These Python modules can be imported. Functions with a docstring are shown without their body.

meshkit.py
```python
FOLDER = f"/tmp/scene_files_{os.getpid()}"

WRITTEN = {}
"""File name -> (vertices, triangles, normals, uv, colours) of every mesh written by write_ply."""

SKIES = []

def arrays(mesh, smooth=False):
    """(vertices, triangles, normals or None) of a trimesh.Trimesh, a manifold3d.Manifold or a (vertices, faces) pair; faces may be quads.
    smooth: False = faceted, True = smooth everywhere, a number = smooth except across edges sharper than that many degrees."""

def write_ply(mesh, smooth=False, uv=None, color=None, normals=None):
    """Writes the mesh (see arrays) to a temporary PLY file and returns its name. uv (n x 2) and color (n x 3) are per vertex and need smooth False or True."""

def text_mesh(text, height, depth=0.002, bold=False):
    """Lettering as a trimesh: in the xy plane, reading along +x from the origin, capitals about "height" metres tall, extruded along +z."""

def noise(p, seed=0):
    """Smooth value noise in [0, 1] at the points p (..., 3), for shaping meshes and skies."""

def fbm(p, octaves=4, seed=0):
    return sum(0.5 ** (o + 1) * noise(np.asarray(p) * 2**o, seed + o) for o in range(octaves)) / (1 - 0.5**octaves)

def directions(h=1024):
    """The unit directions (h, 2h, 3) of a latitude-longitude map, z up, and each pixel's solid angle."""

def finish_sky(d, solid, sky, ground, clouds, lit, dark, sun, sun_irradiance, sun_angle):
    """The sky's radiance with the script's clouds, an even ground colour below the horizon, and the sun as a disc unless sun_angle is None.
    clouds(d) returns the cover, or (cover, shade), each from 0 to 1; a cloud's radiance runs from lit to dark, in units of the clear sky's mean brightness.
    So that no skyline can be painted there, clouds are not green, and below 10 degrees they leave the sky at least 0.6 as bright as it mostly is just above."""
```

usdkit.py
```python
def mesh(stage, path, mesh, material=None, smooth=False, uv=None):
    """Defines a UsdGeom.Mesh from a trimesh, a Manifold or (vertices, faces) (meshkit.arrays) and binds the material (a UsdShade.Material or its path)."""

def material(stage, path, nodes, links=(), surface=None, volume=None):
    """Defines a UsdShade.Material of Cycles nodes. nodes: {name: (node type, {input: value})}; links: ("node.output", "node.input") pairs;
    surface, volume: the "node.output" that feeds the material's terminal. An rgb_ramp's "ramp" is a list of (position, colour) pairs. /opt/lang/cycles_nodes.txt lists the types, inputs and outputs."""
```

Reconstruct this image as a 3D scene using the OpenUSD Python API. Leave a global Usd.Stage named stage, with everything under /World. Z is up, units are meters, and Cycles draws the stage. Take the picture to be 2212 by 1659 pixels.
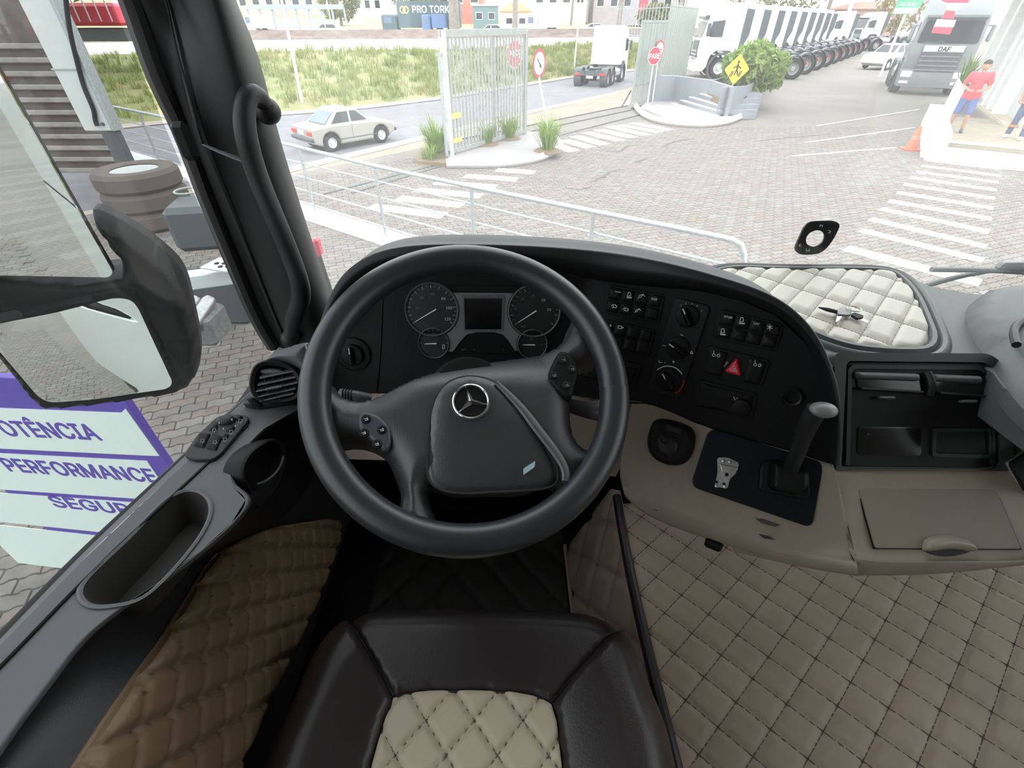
import math, random
import numpy as np, trimesh, usdkit, meshkit
from pxr import Usd, UsdGeom, UsdLux, UsdShade, Gf, Sdf
from shapely.geometry import Polygon, LineString, Point, MultiPolygon
from shapely.ops import unary_union
from shapely import contains_xy
from scipy.spatial import cKDTree, Delaunay
from scipy.interpolate import CubicSpline

stage = Usd.Stage.CreateInMemory()
UsdGeom.SetStageUpAxis(stage, 'Z')
UsdGeom.Xform.Define(stage, '/World')
UsdGeom.Scope.Define(stage, '/World/Looks')
random.seed(7); RNG = np.random.default_rng(7)
V = lambda *a: np.array(a, float)

# ---------------- camera (a phone held at the driver's head, wide lens, tilted 38 degrees down), sky, exposure
EYE, FPX, PITCH, CX, CY = V(0, 0, 2.8), 1000.0, math.radians(38.2), 1106.0, 829.5
cam = UsdGeom.Camera.Define(stage, '/World/camera')
cam.CreateHorizontalApertureAttr(36.0); cam.CreateFocalLengthAttr(36.0 * FPX / 2212.0)
cam.CreateClippingRangeAttr((0.02, 2000.0)); cam.CreateExposureAttr(1.28)
cam.AddTranslateOp().Set(Gf.Vec3d(*EYE)); cam.AddRotateXOp().Set(90 - math.degrees(PITCH))
dome = UsdLux.DomeLight.Define(stage, '/World/overcast_sky'); dome.CreateIntensityAttr(0.48); dome.CreateColorAttr(Gf.Vec3f(0.96, 0.98, 1.0))

# ---------------- measuring: a pixel of the photograph to a point on a real plane
_c, _s = math.cos(PITCH), math.sin(PITCH)
def ray(x, y): return V((x - CX) / FPX, _c - (y - CY) / FPX * _s, -_s - (y - CY) / FPX * _c)
def onz(x, y, z=0.0): d = ray(x, y); return EYE + d * ((z - EYE[2]) / d[2])
def ony(x, y, Y): d = ray(x, y); return EYE + d * (Y / d[1])
def onx(x, y, X): d = ray(x, y); return EYE + d * (X / d[0])
def unit(v): v = np.asarray(v, float); return v / np.linalg.norm(v)
class Fr:
    """A plane with axes u, v and normal n; l() = where the line of sight of a photo pixel meets it, in local metres."""
    def __init__(s, p, n, u=None):
        s.p, s.n = np.asarray(p, float), unit(n)
        u = np.cross([0, 0, 1.0], s.n) if u is None else np.asarray(u, float)
        if np.linalg.norm(u) < 1e-6: u = V(1, 0, 0)
        s.u = unit(u - s.n * (u @ s.n)); s.v = np.cross(s.n, s.u)
    def hit(s, x, y, h=0.0):
        d = ray(x, y); return EYE + d * (((s.p + s.n * h - EYE) @ s.n) / (d @ s.n))
    def l(s, x, y, h=0.0): q = s.hit(x, y, h) - s.p; return V(q @ s.u, q @ s.v)
    def ls(s, pts, h=0.0): return np.array([s.l(x, y, h) for x, y in pts])
    def w(s, ab, h=0.0):
        ab = np.atleast_2d(ab); return s.p + ab[:, :1] * s.u + ab[:, 1:2] * s.v + np.asarray(h, float).reshape(-1, 1) * s.n
    def tr(s, m):
        v = np.asarray(m[0], float); return s.p + v[:, :1] * s.u + v[:, 1:2] * s.v + v[:, 2:3] * s.n, m[1]
    def px(s, x, y, h=0.0):  # metres per photo pixel there
        return np.linalg.norm(s.hit(x + 1, y, h) - s.hit(x, y, h))

# ---------------- mesh helpers; a mesh is (vertices, faces)
def cat(*ms):
    ms = [m for m in ms if m is not None and len(m[0])]
    v, f, n = [], [], 0
    for a, b in ms:
        b = np.asarray(b)
        if b.shape[1] == 4: b = np.vstack([b[:, [0, 1, 2]], b[:, [0, 2, 3]]])
        v.append(np.asarray(a, float)); f.append(b + n); n += len(a)
    return np.vstack(v), np.vstack(f)
def tm(t): return np.array(t.vertices), np.array(t.faces)
def mv(m, t=(0, 0, 0), rz=0.0, s=1.0, M=None):
    v = np.asarray(m[0]) * np.asarray(s)
    if M is not None: v = v @ np.asarray(M).T
    if rz: c, q = math.cos(rz), math.sin(rz); v = v @ np.array([[c, q, 0], [-q, c, 0], [0, 0, 1.0]])
    return v + np.asarray(t), m[1]
def rot(axis, ang): return trimesh.transformations.rotation_matrix(ang, axis)[:3, :3]
def rnd(pts, r, n=5):
    """Rounds a polygon's corners; r one number or one per corner."""
    pts = np.asarray(pts, float); k = len(pts); r = np.broadcast_to(r, k); out = []
    for i in range(k):
        a, b, c = pts[i - 1], pts[i], pts[(i + 1) % k]
        la, lc = np.linalg.norm(a - b), np.linalg.norm(c - b); q = min(r[i], .48 * la, .48 * lc)
        if q < 1e-9: out.append(b); continue
        s, e = b + (a - b) * q / la, b + (c - b) * q / lc
        for t in np.linspace(0, 1, n): out.append((1 - t) ** 2 * s + 2 * t * (1 - t) * (.28 * (s + e) / 2 + .72 * b) + t * t * e)
    return np.array(out)
def ccw(p):
    p = np.asarray(p, float); x, y = p[:, 0], p[:, 1]
    return p if (x * np.roll(y, -1) - y * np.roll(x, -1)).sum() > 0 else p[::-1]
def inset(p, b):
    e = np.roll(p, -1, 0) - p; e /= np.maximum(np.linalg.norm(e, axis=1, keepdims=True), 1e-12)
    n = np.stack([-e[:, 1], e[:, 0]], 1); m = n + np.roll(n, 1, 0); m /= np.maximum((m * m).sum(1, keepdims=True) / 2, .35)
    return p + m * b
def clean(p):
    p = np.asarray(p, float); keep = np.linalg.norm(p - np.roll(p, 1, 0), axis=1) > 1e-7; return p[keep]
def cap(p, flip=False):
    v, f = trimesh.creation.triangulate_polygon(Polygon(p), engine='earcut')
    f = np.asarray(f); t = cKDTree(p).query(v)[1]; f = t[f]
    a = np.cross(p[f[:, 1]] - p[f[:, 0]], p[f[:, 2]] - p[f[:, 0]]); f[a < 0] = f[a < 0][:, ::-1]
    return f[:, ::-1] if flip else f
def slab(p, h0, h1, b=0.0):
    """A plate from h0 to h1 over outline p with its upper edge bevelled by b."""
    p = ccw(clean(p)); n = len(p)
    rings = [(p, h0), (p, h1 - b), (inset(p, b * .3), h1 - b * .3), (inset(p, b), h1)] if b > 0 else [(p, h0), (p, h1)]
    v = np.vstack([np.column_stack([q, np.full(n, h)]) for q, h in rings]); i = np.arange(n); j = (i + 1) % n; f = [cap(p, True)]
    for k in range(len(rings) - 1): f += [np.column_stack([k * n + i, k * n + j, (k + 1) * n + j]), np.column_stack([k * n + i, (k + 1) * n + j, (k + 1) * n + i])]
    f.append(cap(rings[-1][0]) + (len(rings) - 1) * n)
    return v, np.vstack(f)
def slabs(shape, h0, h1):
    out = []
    for g in getattr(shape, 'geoms', [shape]):
        if g.is_empty or g.area < 1e-10: continue
        out.append(tm(trimesh.creation.extrude_polygon(g, h1 - h0, engine='earcut')))
    m = cat(*out); return mv(m, (0, 0, h0))
def dome(p, h0, H, w, res=None, power=.5, fn=None, skirt=None):
    """A cushion over outline p: the height rises from h0 by H within w of the edge, plus fn(points). skirt: the sides go down to that height."""
    p = ccw(clean(p)); L = np.linalg.norm(np.roll(p, -1, 0) - p, axis=1)
    res = res or max(math.sqrt(Polygon(p).area) / 28, 1e-4); b = []
    for i in range(len(p)):
        k = max(1, int(L[i] / res)); b.append(p[i] + (np.roll(p, -1, 0)[i] - p[i]) * (np.arange(k) / k)[:, None])
    b = np.vstack(b); P = Polygon(p); lo, hi = p.min(0), p.max(0)
    g = np.stack(np.meshgrid(np.arange(lo[0], hi[0], res), np.arange(lo[1], hi[1], res)), -1).reshape(-1, 2)
    g = g + np.array([.5 * res, 0]) * (np.round((g[:, 1:] - lo[1]) / res) % 2)
    g = g[contains_xy(P.buffer(-res * .45), g[:, 0], g[:, 1])]
    q = np.vstack([b, g]); f = Delaunay(q).simplices; c = q[f].mean(1); f = f[contains_xy(P, c[:, 0], c[:, 1])]
    a = np.cross(q[f[:, 1]] - q[f[:, 0]], q[f[:, 2]] - q[f[:, 0]]); f = f[np.abs(a) > 1e-12]; a = a[np.abs(a) > 1e-12]; f[a < 0] = f[a < 0][:, ::-1]
    d = cKDTree(b).query(q)[0]; d[:len(b)] = 0
    t = np.clip(d / w, 0, 1); h = h0 + H * (1 - (1 - t) ** 2) ** power
    if fn is not None: h = h + fn(q, d)
    v = np.column_stack([q, h])
    if skirt is not None:
        n = len(b); i = np.arange(n); j = (i + 1) % n; s = np.column_stack([b, np.full(n, skirt)]); m = len(v)
        v = np.vstack([v, v[:n], s]); f = np.vstack([f, np.column_stack([m + n + i, m + n + j, m + j]), np.column_stack([m + n + i, m + j, m + i])])
    return v, f
def spl(pts, n, closed=False):
    """n points along a smooth curve through pts."""
    p = np.asarray(pts, float)
    if closed: p = np.vstack([p, p[:1]])
    t = np.concatenate([[0], np.cumsum(np.linalg.norm(np.diff(p, axis=0), axis=1) ** .75)])
    if len(p) == 2: return p[0] + (p[1] - p[0]) * np.linspace(0, 1, n)[:, None]
    return CubicSpline(t, p, bc_type='periodic' if closed else 'natural')(np.linspace(0, t[-1], n, endpoint=not closed))
def grid(P, close=False):
    """Quads over an array of points (rows, columns, 3)."""
    P = np.asarray(P, float); r, c = P.shape[:2]; i, j = np.meshgrid(np.arange(r - 1), np.arange(c if close else c - 1), indexing='ij'); k = (j + 1) % c
    return P.reshape(-1, 3), np.stack([i * c + j, i * c + k, (i + 1) * c + k, (i + 1) * c + j], -1).reshape(-1, 4)
def loft(curves, n=40, m=None, lin=False, thick=0.0):
    """A surface through curves; thick gives it a back."""
    C = np.array([spl(c, n) for c in curves])
    if m:
        t = np.linspace(0, 1, len(C)); x = np.linspace(0, 1, m)
        C = np.stack([np.interp(x, t, C[:, i, k]) for i in range(n) for k in range(3)], 1).reshape(m, n, 3) if lin or len(C) < 3 else CubicSpline(t, C, axis=0)(x)
    if not thick: return cat(grid(C))
    return shell(C, thick)
def shell(C, thick):
    r, c = C.shape[:2]; nrm = np.cross(np.gradient(C, axis=0), np.gradient(C, axis=1)); nrm /= np.maximum(np.linalg.norm(nrm, axis=2, keepdims=True), 1e-12)
    B = C + nrm * thick
    edge = lambda a, b: grid(np.array([a, b]))
    return cat(grid(C), grid(B[::-1]), edge(C[0], B[0]), edge(C[-1], B[-1]), edge(C[:, 0], B[:, 0]), edge(C[:, -1], B[:, -1]))
def tube(pts, r, sides=10, closed=False, caps=True, n=None, flat=1.0, up=None):
    """A tube along pts; r one radius or one per point; flat squashes it along the second axis."""
    p = np.asarray(pts, float)
    if n: 
        rr = np.interp(np.linspace(0, 1, n), np.linspace(0, 1, len(p)), np.broadcast_to(r, len(p))); p = spl(p, n, closed); r = rr
    k = len(p); r = np.broadcast_to(r, k)
    t = (np.roll(p, -1, 0) - np.roll(p, 1, 0)) if closed else np.gradient(p, axis=0); t /= np.maximum(np.linalg.norm(t, axis=1, keepdims=True), 1e-12)
    a = np.asarray(up, float) if up is not None else (V(0, 0, 1) if abs(t[0][2]) < .9 else V(1, 0, 0)); A = []
    for i in range(k):
        a = a - t[i] * (a @ t[i]); a = unit(a); A.append(a)
        if up is not None: a = np.asarray(up, float)
    A = np.array(A); Bn = np.cross(t, A); g = np.arange(sides) * 2 * math.pi / sides
    P = p[:, None] + r[:, None, None] * (np.cos(g)[None, :, None] * A[:, None] * flat + np.sin(g)[None, :, None] * Bn[:, None])
    if closed: P = np.vstack([P, P[:1]])
    v, f = cat(grid(P, True))
    if caps and not closed:
        i = np.arange(1, sides - 1); f = np.vstack([f, np.column_stack([0 * i, i + 1, i]), (k - 1) * sides + np.column_stack([0 * i, i, i + 1])])
    return v, f
def box(c, s, b=0.0, M=None):
    """A box of size s at centre c, edges bevelled by b."""
    x, y, z = np.asarray(s, float) / 2
    if b > 0:
        b = min(b, x * .95, y * .95, z * .95)
        import manifold3d as m3
        pts = np.array([(i * (x - b * a), j * (y - b * bb), k * (z - b * cc)) for i in (-1, 1) for j in (-1, 1) for k in (-1, 1) for a, bb, cc in ((0, 1, 1), (1, 0, 1), (1, 1, 0))])
        m = m3.Manifold.hull_points(pts).to_mesh(); m = (np.array(m.vert_properties[:, :3]), np.array(m.tri_verts))
    else: m = tm(trimesh.creation.box(np.asarray(s, float)))
    return mv(m, c, M=M)
def hull(pts):
    import manifold3d as m3
    m = m3.Manifold.hull_points(np.asarray(pts, float)).to_mesh(); return np.array(m.vert_properties[:, :3]), np.array(m.tri_verts)
def lathe(prof, sides=32, axis=None, c=(0, 0, 0)):
    """Turns (radius, height) pairs about z, or about axis, at c."""
    pr = np.asarray(prof, float); g = np.arange(sides) * 2 * math.pi / sides
    P = np.stack([pr[:, :1] * np.cos(g), pr[:, :1] * np.sin(g), np.broadcast_to(pr[:, 1:], (len(pr), sides))], -1); m = cat(grid(P, True))
    if axis is not None:
        z = unit(axis); x = unit(np.cross(z, V(0, 0, 1) if abs(z[2]) < .9 else V(1, 0, 0))); m = (m[0] @ np.array([x, np.cross(z, x), z]), m[1])
    return mv(m, c)
def circ(c, r, n=36, ry=None, a0=0.0): 
    g = a0 + np.arange(n) * 2 * math.pi / n; return np.column_stack([c[0] + r * np.cos(g), c[1] + (ry or r) * np.sin(g)])
def blob(bones, res=.03, it=8):
    """A figure: hulls of spheres at joints, joined and smoothed. bones: ((p, r), (q, s))."""
    import manifold3d as m3
    tot = []
    for (p, r), (q, s) in bones:
        sp = lambda c, R: np.array(trimesh.creation.icosphere(2, R).vertices) + np.asarray(c)
        tot.append(m3.Manifold.hull_points(np.vstack([sp(p, r), sp(q, s)])))
    M = m3.Manifold.batch_boolean(tot, m3.OpType.Add).refine_to_length(res).to_mesh()
    t = trimesh.Trimesh(M.vert_properties[:, :3], M.tri_verts); trimesh.smoothing.filter_taubin(t, iterations=it); return tm(t)

# ---------------- prims
_used, _org = {}, {}
def numbered(parent, name):
    k = (parent, name); i = _used.get(k, -1) + 1; _used[k] = i
    return f'{parent}/{name}' + (f'_{i:03d}' if i else '')
def tag(path, label=None, cat_=None, group=None, kind=None):
    p = stage.GetPrimAtPath(path)
    for k, x in (('label', label), ('category', cat_), ('group', group), ('kind', kind)):
        if x: p.SetCustomDataByKey(k, x)
    return path
def thing(name, label, cat_, loc=(0, 0, 0), group=None, kind=None, rz=0.0):
    """An Xform at a thing's base; its parts are given in world metres (or local ones when the thing is a source of copies)."""
    path = numbered('/World', name); x = UsdGeom.Xform.Define(stage, path); x.AddTranslateOp().Set(Gf.Vec3d(*map(float, loc)))
    if rz: x.AddRotateZOp().Set(math.degrees(rz))
    _org[path] = np.asarray(loc, float) if not rz else None
    return tag(path, label, cat_, group, kind)
def put(parent, name, m, mat, smooth=35, label=None, kind=None, local=False):
    """One mesh under a thing or a part."""
    path = numbered(parent, name); top = '/'.join(parent.split('/')[:3]); o = _org.get(top); v, f = cat(m)
    if o is not None and not local: v = v - o
    usdkit.mesh(stage, path, (v, f), mat, smooth=smooth)
    return tag(path, label, None, None, kind)
def solo(name, m, mat, label, cat_, group=None, kind=None, smooth=35):
    path = numbered('/World', name); usdkit.mesh(stage, path, cat(m), mat, smooth=smooth); return tag(path, label, cat_, group, kind)
def struct(name, m, mat, label=None, smooth=35, parent=None):
    if parent: return put(parent, name, m, mat, smooth)
    path = numbered('/World', name); usdkit.mesh(stage, path, cat(m), mat, smooth=smooth)
    return tag(path, label, None, None, 'structure')
def copy_of(src, loc, label, rz=0.0, group=None, scale=None):
    was = stage.GetPrimAtPath(src).GetCustomData(); base = src.split('/')[2]
    import re; base = re.sub(r'_\d{3}$', '', base); path = numbered('/World', base); x = UsdGeom.Xform.Define(stage, path)
    x.GetPrim().GetReferences().AddInternalReference(src); x.ClearXformOpOrder(); x.AddTranslateOp().Set(Gf.Vec3d(*map(float, loc)))
    x.AddRotateZOp(opSuffix='turn').Set(math.degrees(rz)) 
    if scale: x.AddScaleOp(opSuffix='size').Set(Gf.Vec3f(*scale))
    x.GetPrim().SetInstanceable(True)
    return tag(path, label, was.get('category'), group or was.get('group'))

# ---------------- materials
_m = {}
def mat(name, col, rough=.5, metal=0.0, spec=.5, bump=0.0, bscale=300.0, mott=0.0, mscale=6.0, col2=None, coat=0.0, trans=0.0, emit=None, bdist=.001, stretch=None):
    if name in _m: return _m[name]
    nd = {'p': ('principled_bsdf', dict(base_color=col, roughness=rough, metallic=metal, specular_ior_level=spec, coat_weight=coat, transmission_weight=trans)), 'g': ('geometry', {})}; ln = []
    if mott or col2 is not None:
        c2 = col2 if col2 is not None else tuple(x * (1 - mott) for x in col)
        nd['n'] = ('noise_texture', dict(scale=mscale, detail=6.0, roughness=.65)); nd['r'] = ('rgb_ramp', dict(ramp=[(.36, col), (.66, c2)])); src = 'g.position'
        if stretch is not None: nd['mp'] = ('mapping', dict(scale=stretch)); ln.append(('g.position', 'mp.vector')); src = 'mp.vector'
        ln += [(src, 'n.vector'), ('n.fac', 'r.fac'), ('r.color', 'p.base_color')]
    if bump:
        nd['b'] = ('noise_texture', dict(scale=bscale, detail=3.0)); nd['u'] = ('bump', dict(strength=bump, distance=bdist)); ln += [('g.position', 'b.vector'), ('b.fac', 'u.height'), ('u.normal', 'p.normal')]
    if emit: nd['p'][1].update(emission_color=emit[0], emission_strength=emit[1])
    _m[name] = usdkit.material(stage, '/World/Looks/' + name, nd, ln, surface='p.BSDF'); return _m[name]
def pane(name, tint=(.97, .99, .98), dust=.03, dustcol=(.9, .9, .9)):
    nd = {'t': ('transparent_bsdf', dict(color=tint)), 'g': ('glossy_bsdf', dict(color=(1, 1, 1), roughness=0.0)), 'lw': ('layer_weight', dict(blend=.5)), 'pw': ('math', dict(math_type='power', value2=5.0)), 'ma': ('math', dict(math_type='multiply_add', value2=.9, value3=.018)),
          'm': ('mix_closure', {}), 'd': ('translucent_bsdf', dict(color=dustcol)), 'x': ('mix_closure', dict(fac=dust))}
    return usdkit.material(stage, '/World/Looks/' + name, nd, [('lw.facing', 'pw.value1'), ('pw.value', 'ma.value1'), ('ma.value', 'm.fac'), ('t.BSDF', 'm.closure1'), ('g.BSDF', 'm.closure2'), ('m.closure', 'x.closure1'), ('d.BSDF', 'x.closure2')], surface='x.closure')
def leafmat(name, col, col2, scale=3.0):
    nd = {'g': ('geometry', {}), 'n': ('noise_texture', dict(scale=scale, detail=4.0)), 'r': ('rgb_ramp', dict(ramp=[(.35, col), (.65, col2)])), 'd': ('principled_bsdf', dict(roughness=.6)), 't': ('translucent_bsdf', {}), 'm': ('mix_closure', dict(fac=.3))}
    return usdkit.material(stage, '/World/Looks/' + name, nd, [('g.position', 'n.vector'), ('n.fac', 'r.fac'), ('r.color', 'd.base_color'), ('r.color', 't.color'), ('d.BSDF', 'm.closure1'), ('t.BSDF', 'm.closure2')], surface='m.closure')
DARK = mat('dark_plastic', (.014, .014, .016), .45, spec=.4, bump=.25, bscale=900)
BLACK = mat('black_plastic', (.006, .006, .007), .5, spec=.22, bump=.15, bscale=900)
GREY = mat('grey_plastic', (.105, .105, .112), .55, bump=.3, bscale=800)
GREYT = mat('dash_top_plastic', (.088, .096, .096), .48, bump=.3, bscale=800)
WHEEL = mat('wheel_skin', (.026, .027, .031), .42, spec=1.0, bump=.35, bscale=620)
RIMM = mat('rim_skin', (.022, .0235, .028), .36, spec=.65, bump=.12, bscale=700)
SATIN = mat('satin_grey', (.16, .16, .165), .35, spec=.6)
CHROME = mat('chrome', (.85, .85, .87), .12, metal=1.0)
STEEL = mat('steel', (.55, .55, .55), .35, metal=1.0, mott=.3, mscale=40)
BEIGE = mat('beige_plastic', (.30, .256, .203), .55, bump=.3, bscale=700, mott=.12, mscale=9)
BEIGE2 = mat('beige_lid', (.225, .198, .152), .6, bump=.35, bscale=700)
CREAM = mat('cream_leatherette', (.53, .455, .34), .5, bump=.2, bscale=400)
CREAMT = mat('pale_leatherette', (.52, .49, .43), .5, bump=.2, bscale=400)
TAUPE = mat('taupe_leatherette', (.37, .29, .225), .5, bump=.25, bscale=400, mott=.18, mscale=5)
BROWN = mat('brown_leatherette', (.15, .095, .052), .55, bump=.25, bscale=400)
LEATHER = mat('black_leather', (.024, .019, .019), .36, bump=.3, bscale=330)
THREAD = mat('thread', (.085, .066, .052), .8)
PIPING = mat('piping', (.018, .014, .014), .4)
INK = mat('white_marking', (.75, .75, .75), .5)
INKD = mat('dim_marking', (.22, .22, .23), .5)
GLOSS = mat('gloss_black', (.006, .006, .007), .12)
RED = mat('red_button', (.75, .02, .05), .35)
RUBBER = mat('black_rubber', (.015, .015, .016), .7)
# ================= THE CAB =================
XC = 0.62                                     # the cab's middle line
CABW = mat('white_body_paint', (.62, .66, .65), .3, coat=.5)
HEAD = mat('headliner_fabric', (.42, .40, .37), .8, bump=.2, bscale=500)
W = Fr((0, 1.06, 2.25), (0, -1, .10))         # windscreen
A = Fr((0, .80, 2.36), (0, -math.cos(.35), math.sin(.35)))          # instrument panel
B = Fr(A.hit(1255, 690), (-.454 * .94, -.891 * .94, .342))          # switch panel, turned to the driver
T = Fr((0, 0, 2.335), (0, 0, 1), (1, 0, 0))                         # dash top
VP = Fr(EYE + ray(1985, 890) * .80, (0, -.786, .618))               # centre vent unit
C = Fr(B.hit(1530, 925, .004), (-.36, -.70, .62))                   # sloping beige console
G = Fr(EYE + ray(1985, 1010) * .80, (0, -.59, .81), (1, 0, 0))      # lid on the console
def fold(x, y, h=0.0):
    a, b = A.hit(x, y, h), B.hit(x, y, h); return a if np.linalg.norm(a - EYE) < np.linalg.norm(b - EYE) else b
def drape(px, fn, step=14):
    """The part of a real surface that lies inside an outline of the photograph."""
    p = ccw(clean(np.asarray(px, float))); v, f = dome(p, 0, 0, 1, res=step); return np.array([fn(a, b) for a, b, _ in v]), f
def plate(parent, name, fr, px, h0, h1, m, b=.001, r=0, label=None, n=5, smooth=35):
    p = fr.ls(rnd(px, r, n) if r else px); return put(parent, name, fr.tr(slab(p, h0, h1, b)), m, smooth, label)
def words(parent, name, fr, text, x, y, hpx, m, ang=0.0, h=.0006, bold=False, width=None):
    s = fr.px(x, y); t = meshkit.text_mesh(text, hpx * s, .0003, bold); v = np.array(t.vertices); v[:, :2] -= (v[:, :2].max(0) + v[:, :2].min(0)) / 2
    if width: v[:, 0] *= width
    c, q = math.cos(ang), math.sin(ang); o = fr.l(x, y, h); v = np.column_stack([v[:, 0] * c - v[:, 1] * q + o[0], v[:, 0] * q + v[:, 1] * c + o[1], v[:, 2] + h])
    return put(parent, name, fr.tr((v, np.array(t.faces))), m, False)
def strokes(parent, name, fr, lines, wpx, m, h=.0006, th=.0004):
    s = fr.px(*lines[0][0]); g = unary_union([LineString(fr.ls(l, h)).buffer(wpx * s / 2, quad_segs=3) for l in lines]); return put(parent, name, fr.tr(slabs(g, h, h + th)), m, False)
def diamonds(e1, e2, H, o=(0, 0), k1=1.9, k2=1.9):
    """Quilting: cushions between two families of stitch lines; e1, e2 the two cell vectors."""
    M = np.linalg.inv(np.array([e1, e2], float).T)
    def fn(q, d):
        s = (q - np.asarray(o)) @ M.T; a, b = np.abs(np.sin(np.pi * s[:, 0])), np.abs(np.sin(np.pi * s[:, 1])); return H * (np.minimum(1, a * k1) * np.minimum(1, b * k2)) ** .6
    return fn
def stitches(P, e1, e2, o=(0, 0), wid=.0013, dash=.0045, gap=.002):
    """The seams of the quilting: short thread stitches inside polygon P (local)."""
    P = Polygon(P) if not hasattr(P, 'area') else P; e1, e2, o = np.asarray(e1, float), np.asarray(e2, float), np.asarray(o, float); out = []
    Mi = np.linalg.inv(np.array([e1, e2]).T); st = (np.array(P.exterior.coords) - o) @ Mi.T; lo, hi = np.floor(st.min(0)), np.ceil(st.max(0))
    for a, b, i0, i1, j0, j1 in ((e1, e2, lo[1], hi[1], lo[0], hi[0]), (e2, e1, lo[0], hi[0], lo[1], hi[1])):
        for k in np.arange(i0, i1 + 1):
            g = LineString([o + b * k + a * j0, o + b * k + a * j1]).intersection(P)
            for s in getattr(g, 'geoms', [g]):
                if s.is_empty or s.length < .01: continue
                p, q = np.array(s.coords[0]), np.array(s.coords[-1]); d = unit(q - p); nn = V(-d[1], d[0]) * wid / 2; t = 0
                while t + dash < s.length: out.append(np.array([p + d * t - nn, p + d * (t + dash) - nn, p + d * (t + dash) + nn, p + d * t + nn])); t += dash + gap
    q = np.array(out); n = len(q); v = np.concatenate([q, q], 0).reshape(-1, 2); i = np.arange(n)[:, None] * 4
    return v, n
def thread(fr, P, e1, e2, o, h, **k):
    v, n = stitches(P, e1, e2, o, **k); hh = np.concatenate([np.full(n * 4, h), np.full(n * 4, h + .0009)]); i = np.arange(n)[:, None] * 4; t = i + 4 * n; f = [t + np.array([0, 1, 2]), t + np.array([0, 2, 3])]
    for a in range(4):
        b = (a + 1) % 4; f += [np.hstack([i + a, i + b, t + b]), np.hstack([i + a, t + b, t + a])]
    return fr.w(v, hh), np.vstack(f)

# ---------------- shell of the cab
struct('ceiling', box((.62, -.15, 3.5), (2.5, 2.6, .06)), HEAD, 'pale fabric headliner of the cab', smooth=False)
GLASS = pane('windscreen_glass', dust=.048, dustcol=(.97, .96, .97)); GLASS2 = pane('door_glass', (.73, .75, .745), dust=.004)
struct('wall_back', box((.62, -1.42, 2.4), (2.5, .06, 2.3)), HEAD, 'pale rear wall of the cab', smooth=False)
struct('wall_right', cat(box((1.86, -.3, 1.75), (.06, 2.3, 1.0)), box((1.86, -1.0, 2.85), (.06, .8, 1.3)), box((1.86, .95, 2.8), (.06, .2, 1.3))), HEAD, 'right side wall of the cab below its window', smooth=False)
struct('window_4', box((1.865, .15, 2.83), (.005, 1.5, 1.2)), GLASS2, 'passenger side window glass', smooth=False)
struct('floor', box((.62, -.2, 1.42), (2.4, 2.4, .05)), BLACK, 'dark floor of the cab', smooth=False)
struct('wall_front', cat(box((.62, 1.02, 1.75), (2.4, .05, .75)), box((.62, 1.11, 1.6), (2.55, .04, 1.2))), BLACK, 'dark bulkhead below the windscreen', smooth=False)
struct('window_1', W.tr(slab(V((-.56, -.12), (1.84, -.12), (1.80, 1.12), (-.52, 1.12)) if False else np.array([(-.56, -.12), (1.84, -.12), (1.80, 1.12), (-.52, 1.12)]), 0, .006)), GLASS, 'broad windscreen of the truck cab')
dw = np.array([(.965, 2.10), (.93, 2.20), (.90, 2.55), (.88, 3.2), (.8, 3.3), (-.35, 3.3), (-.45, 3.2), (-.45, 2.25), (-.3, 2.2)])
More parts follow.
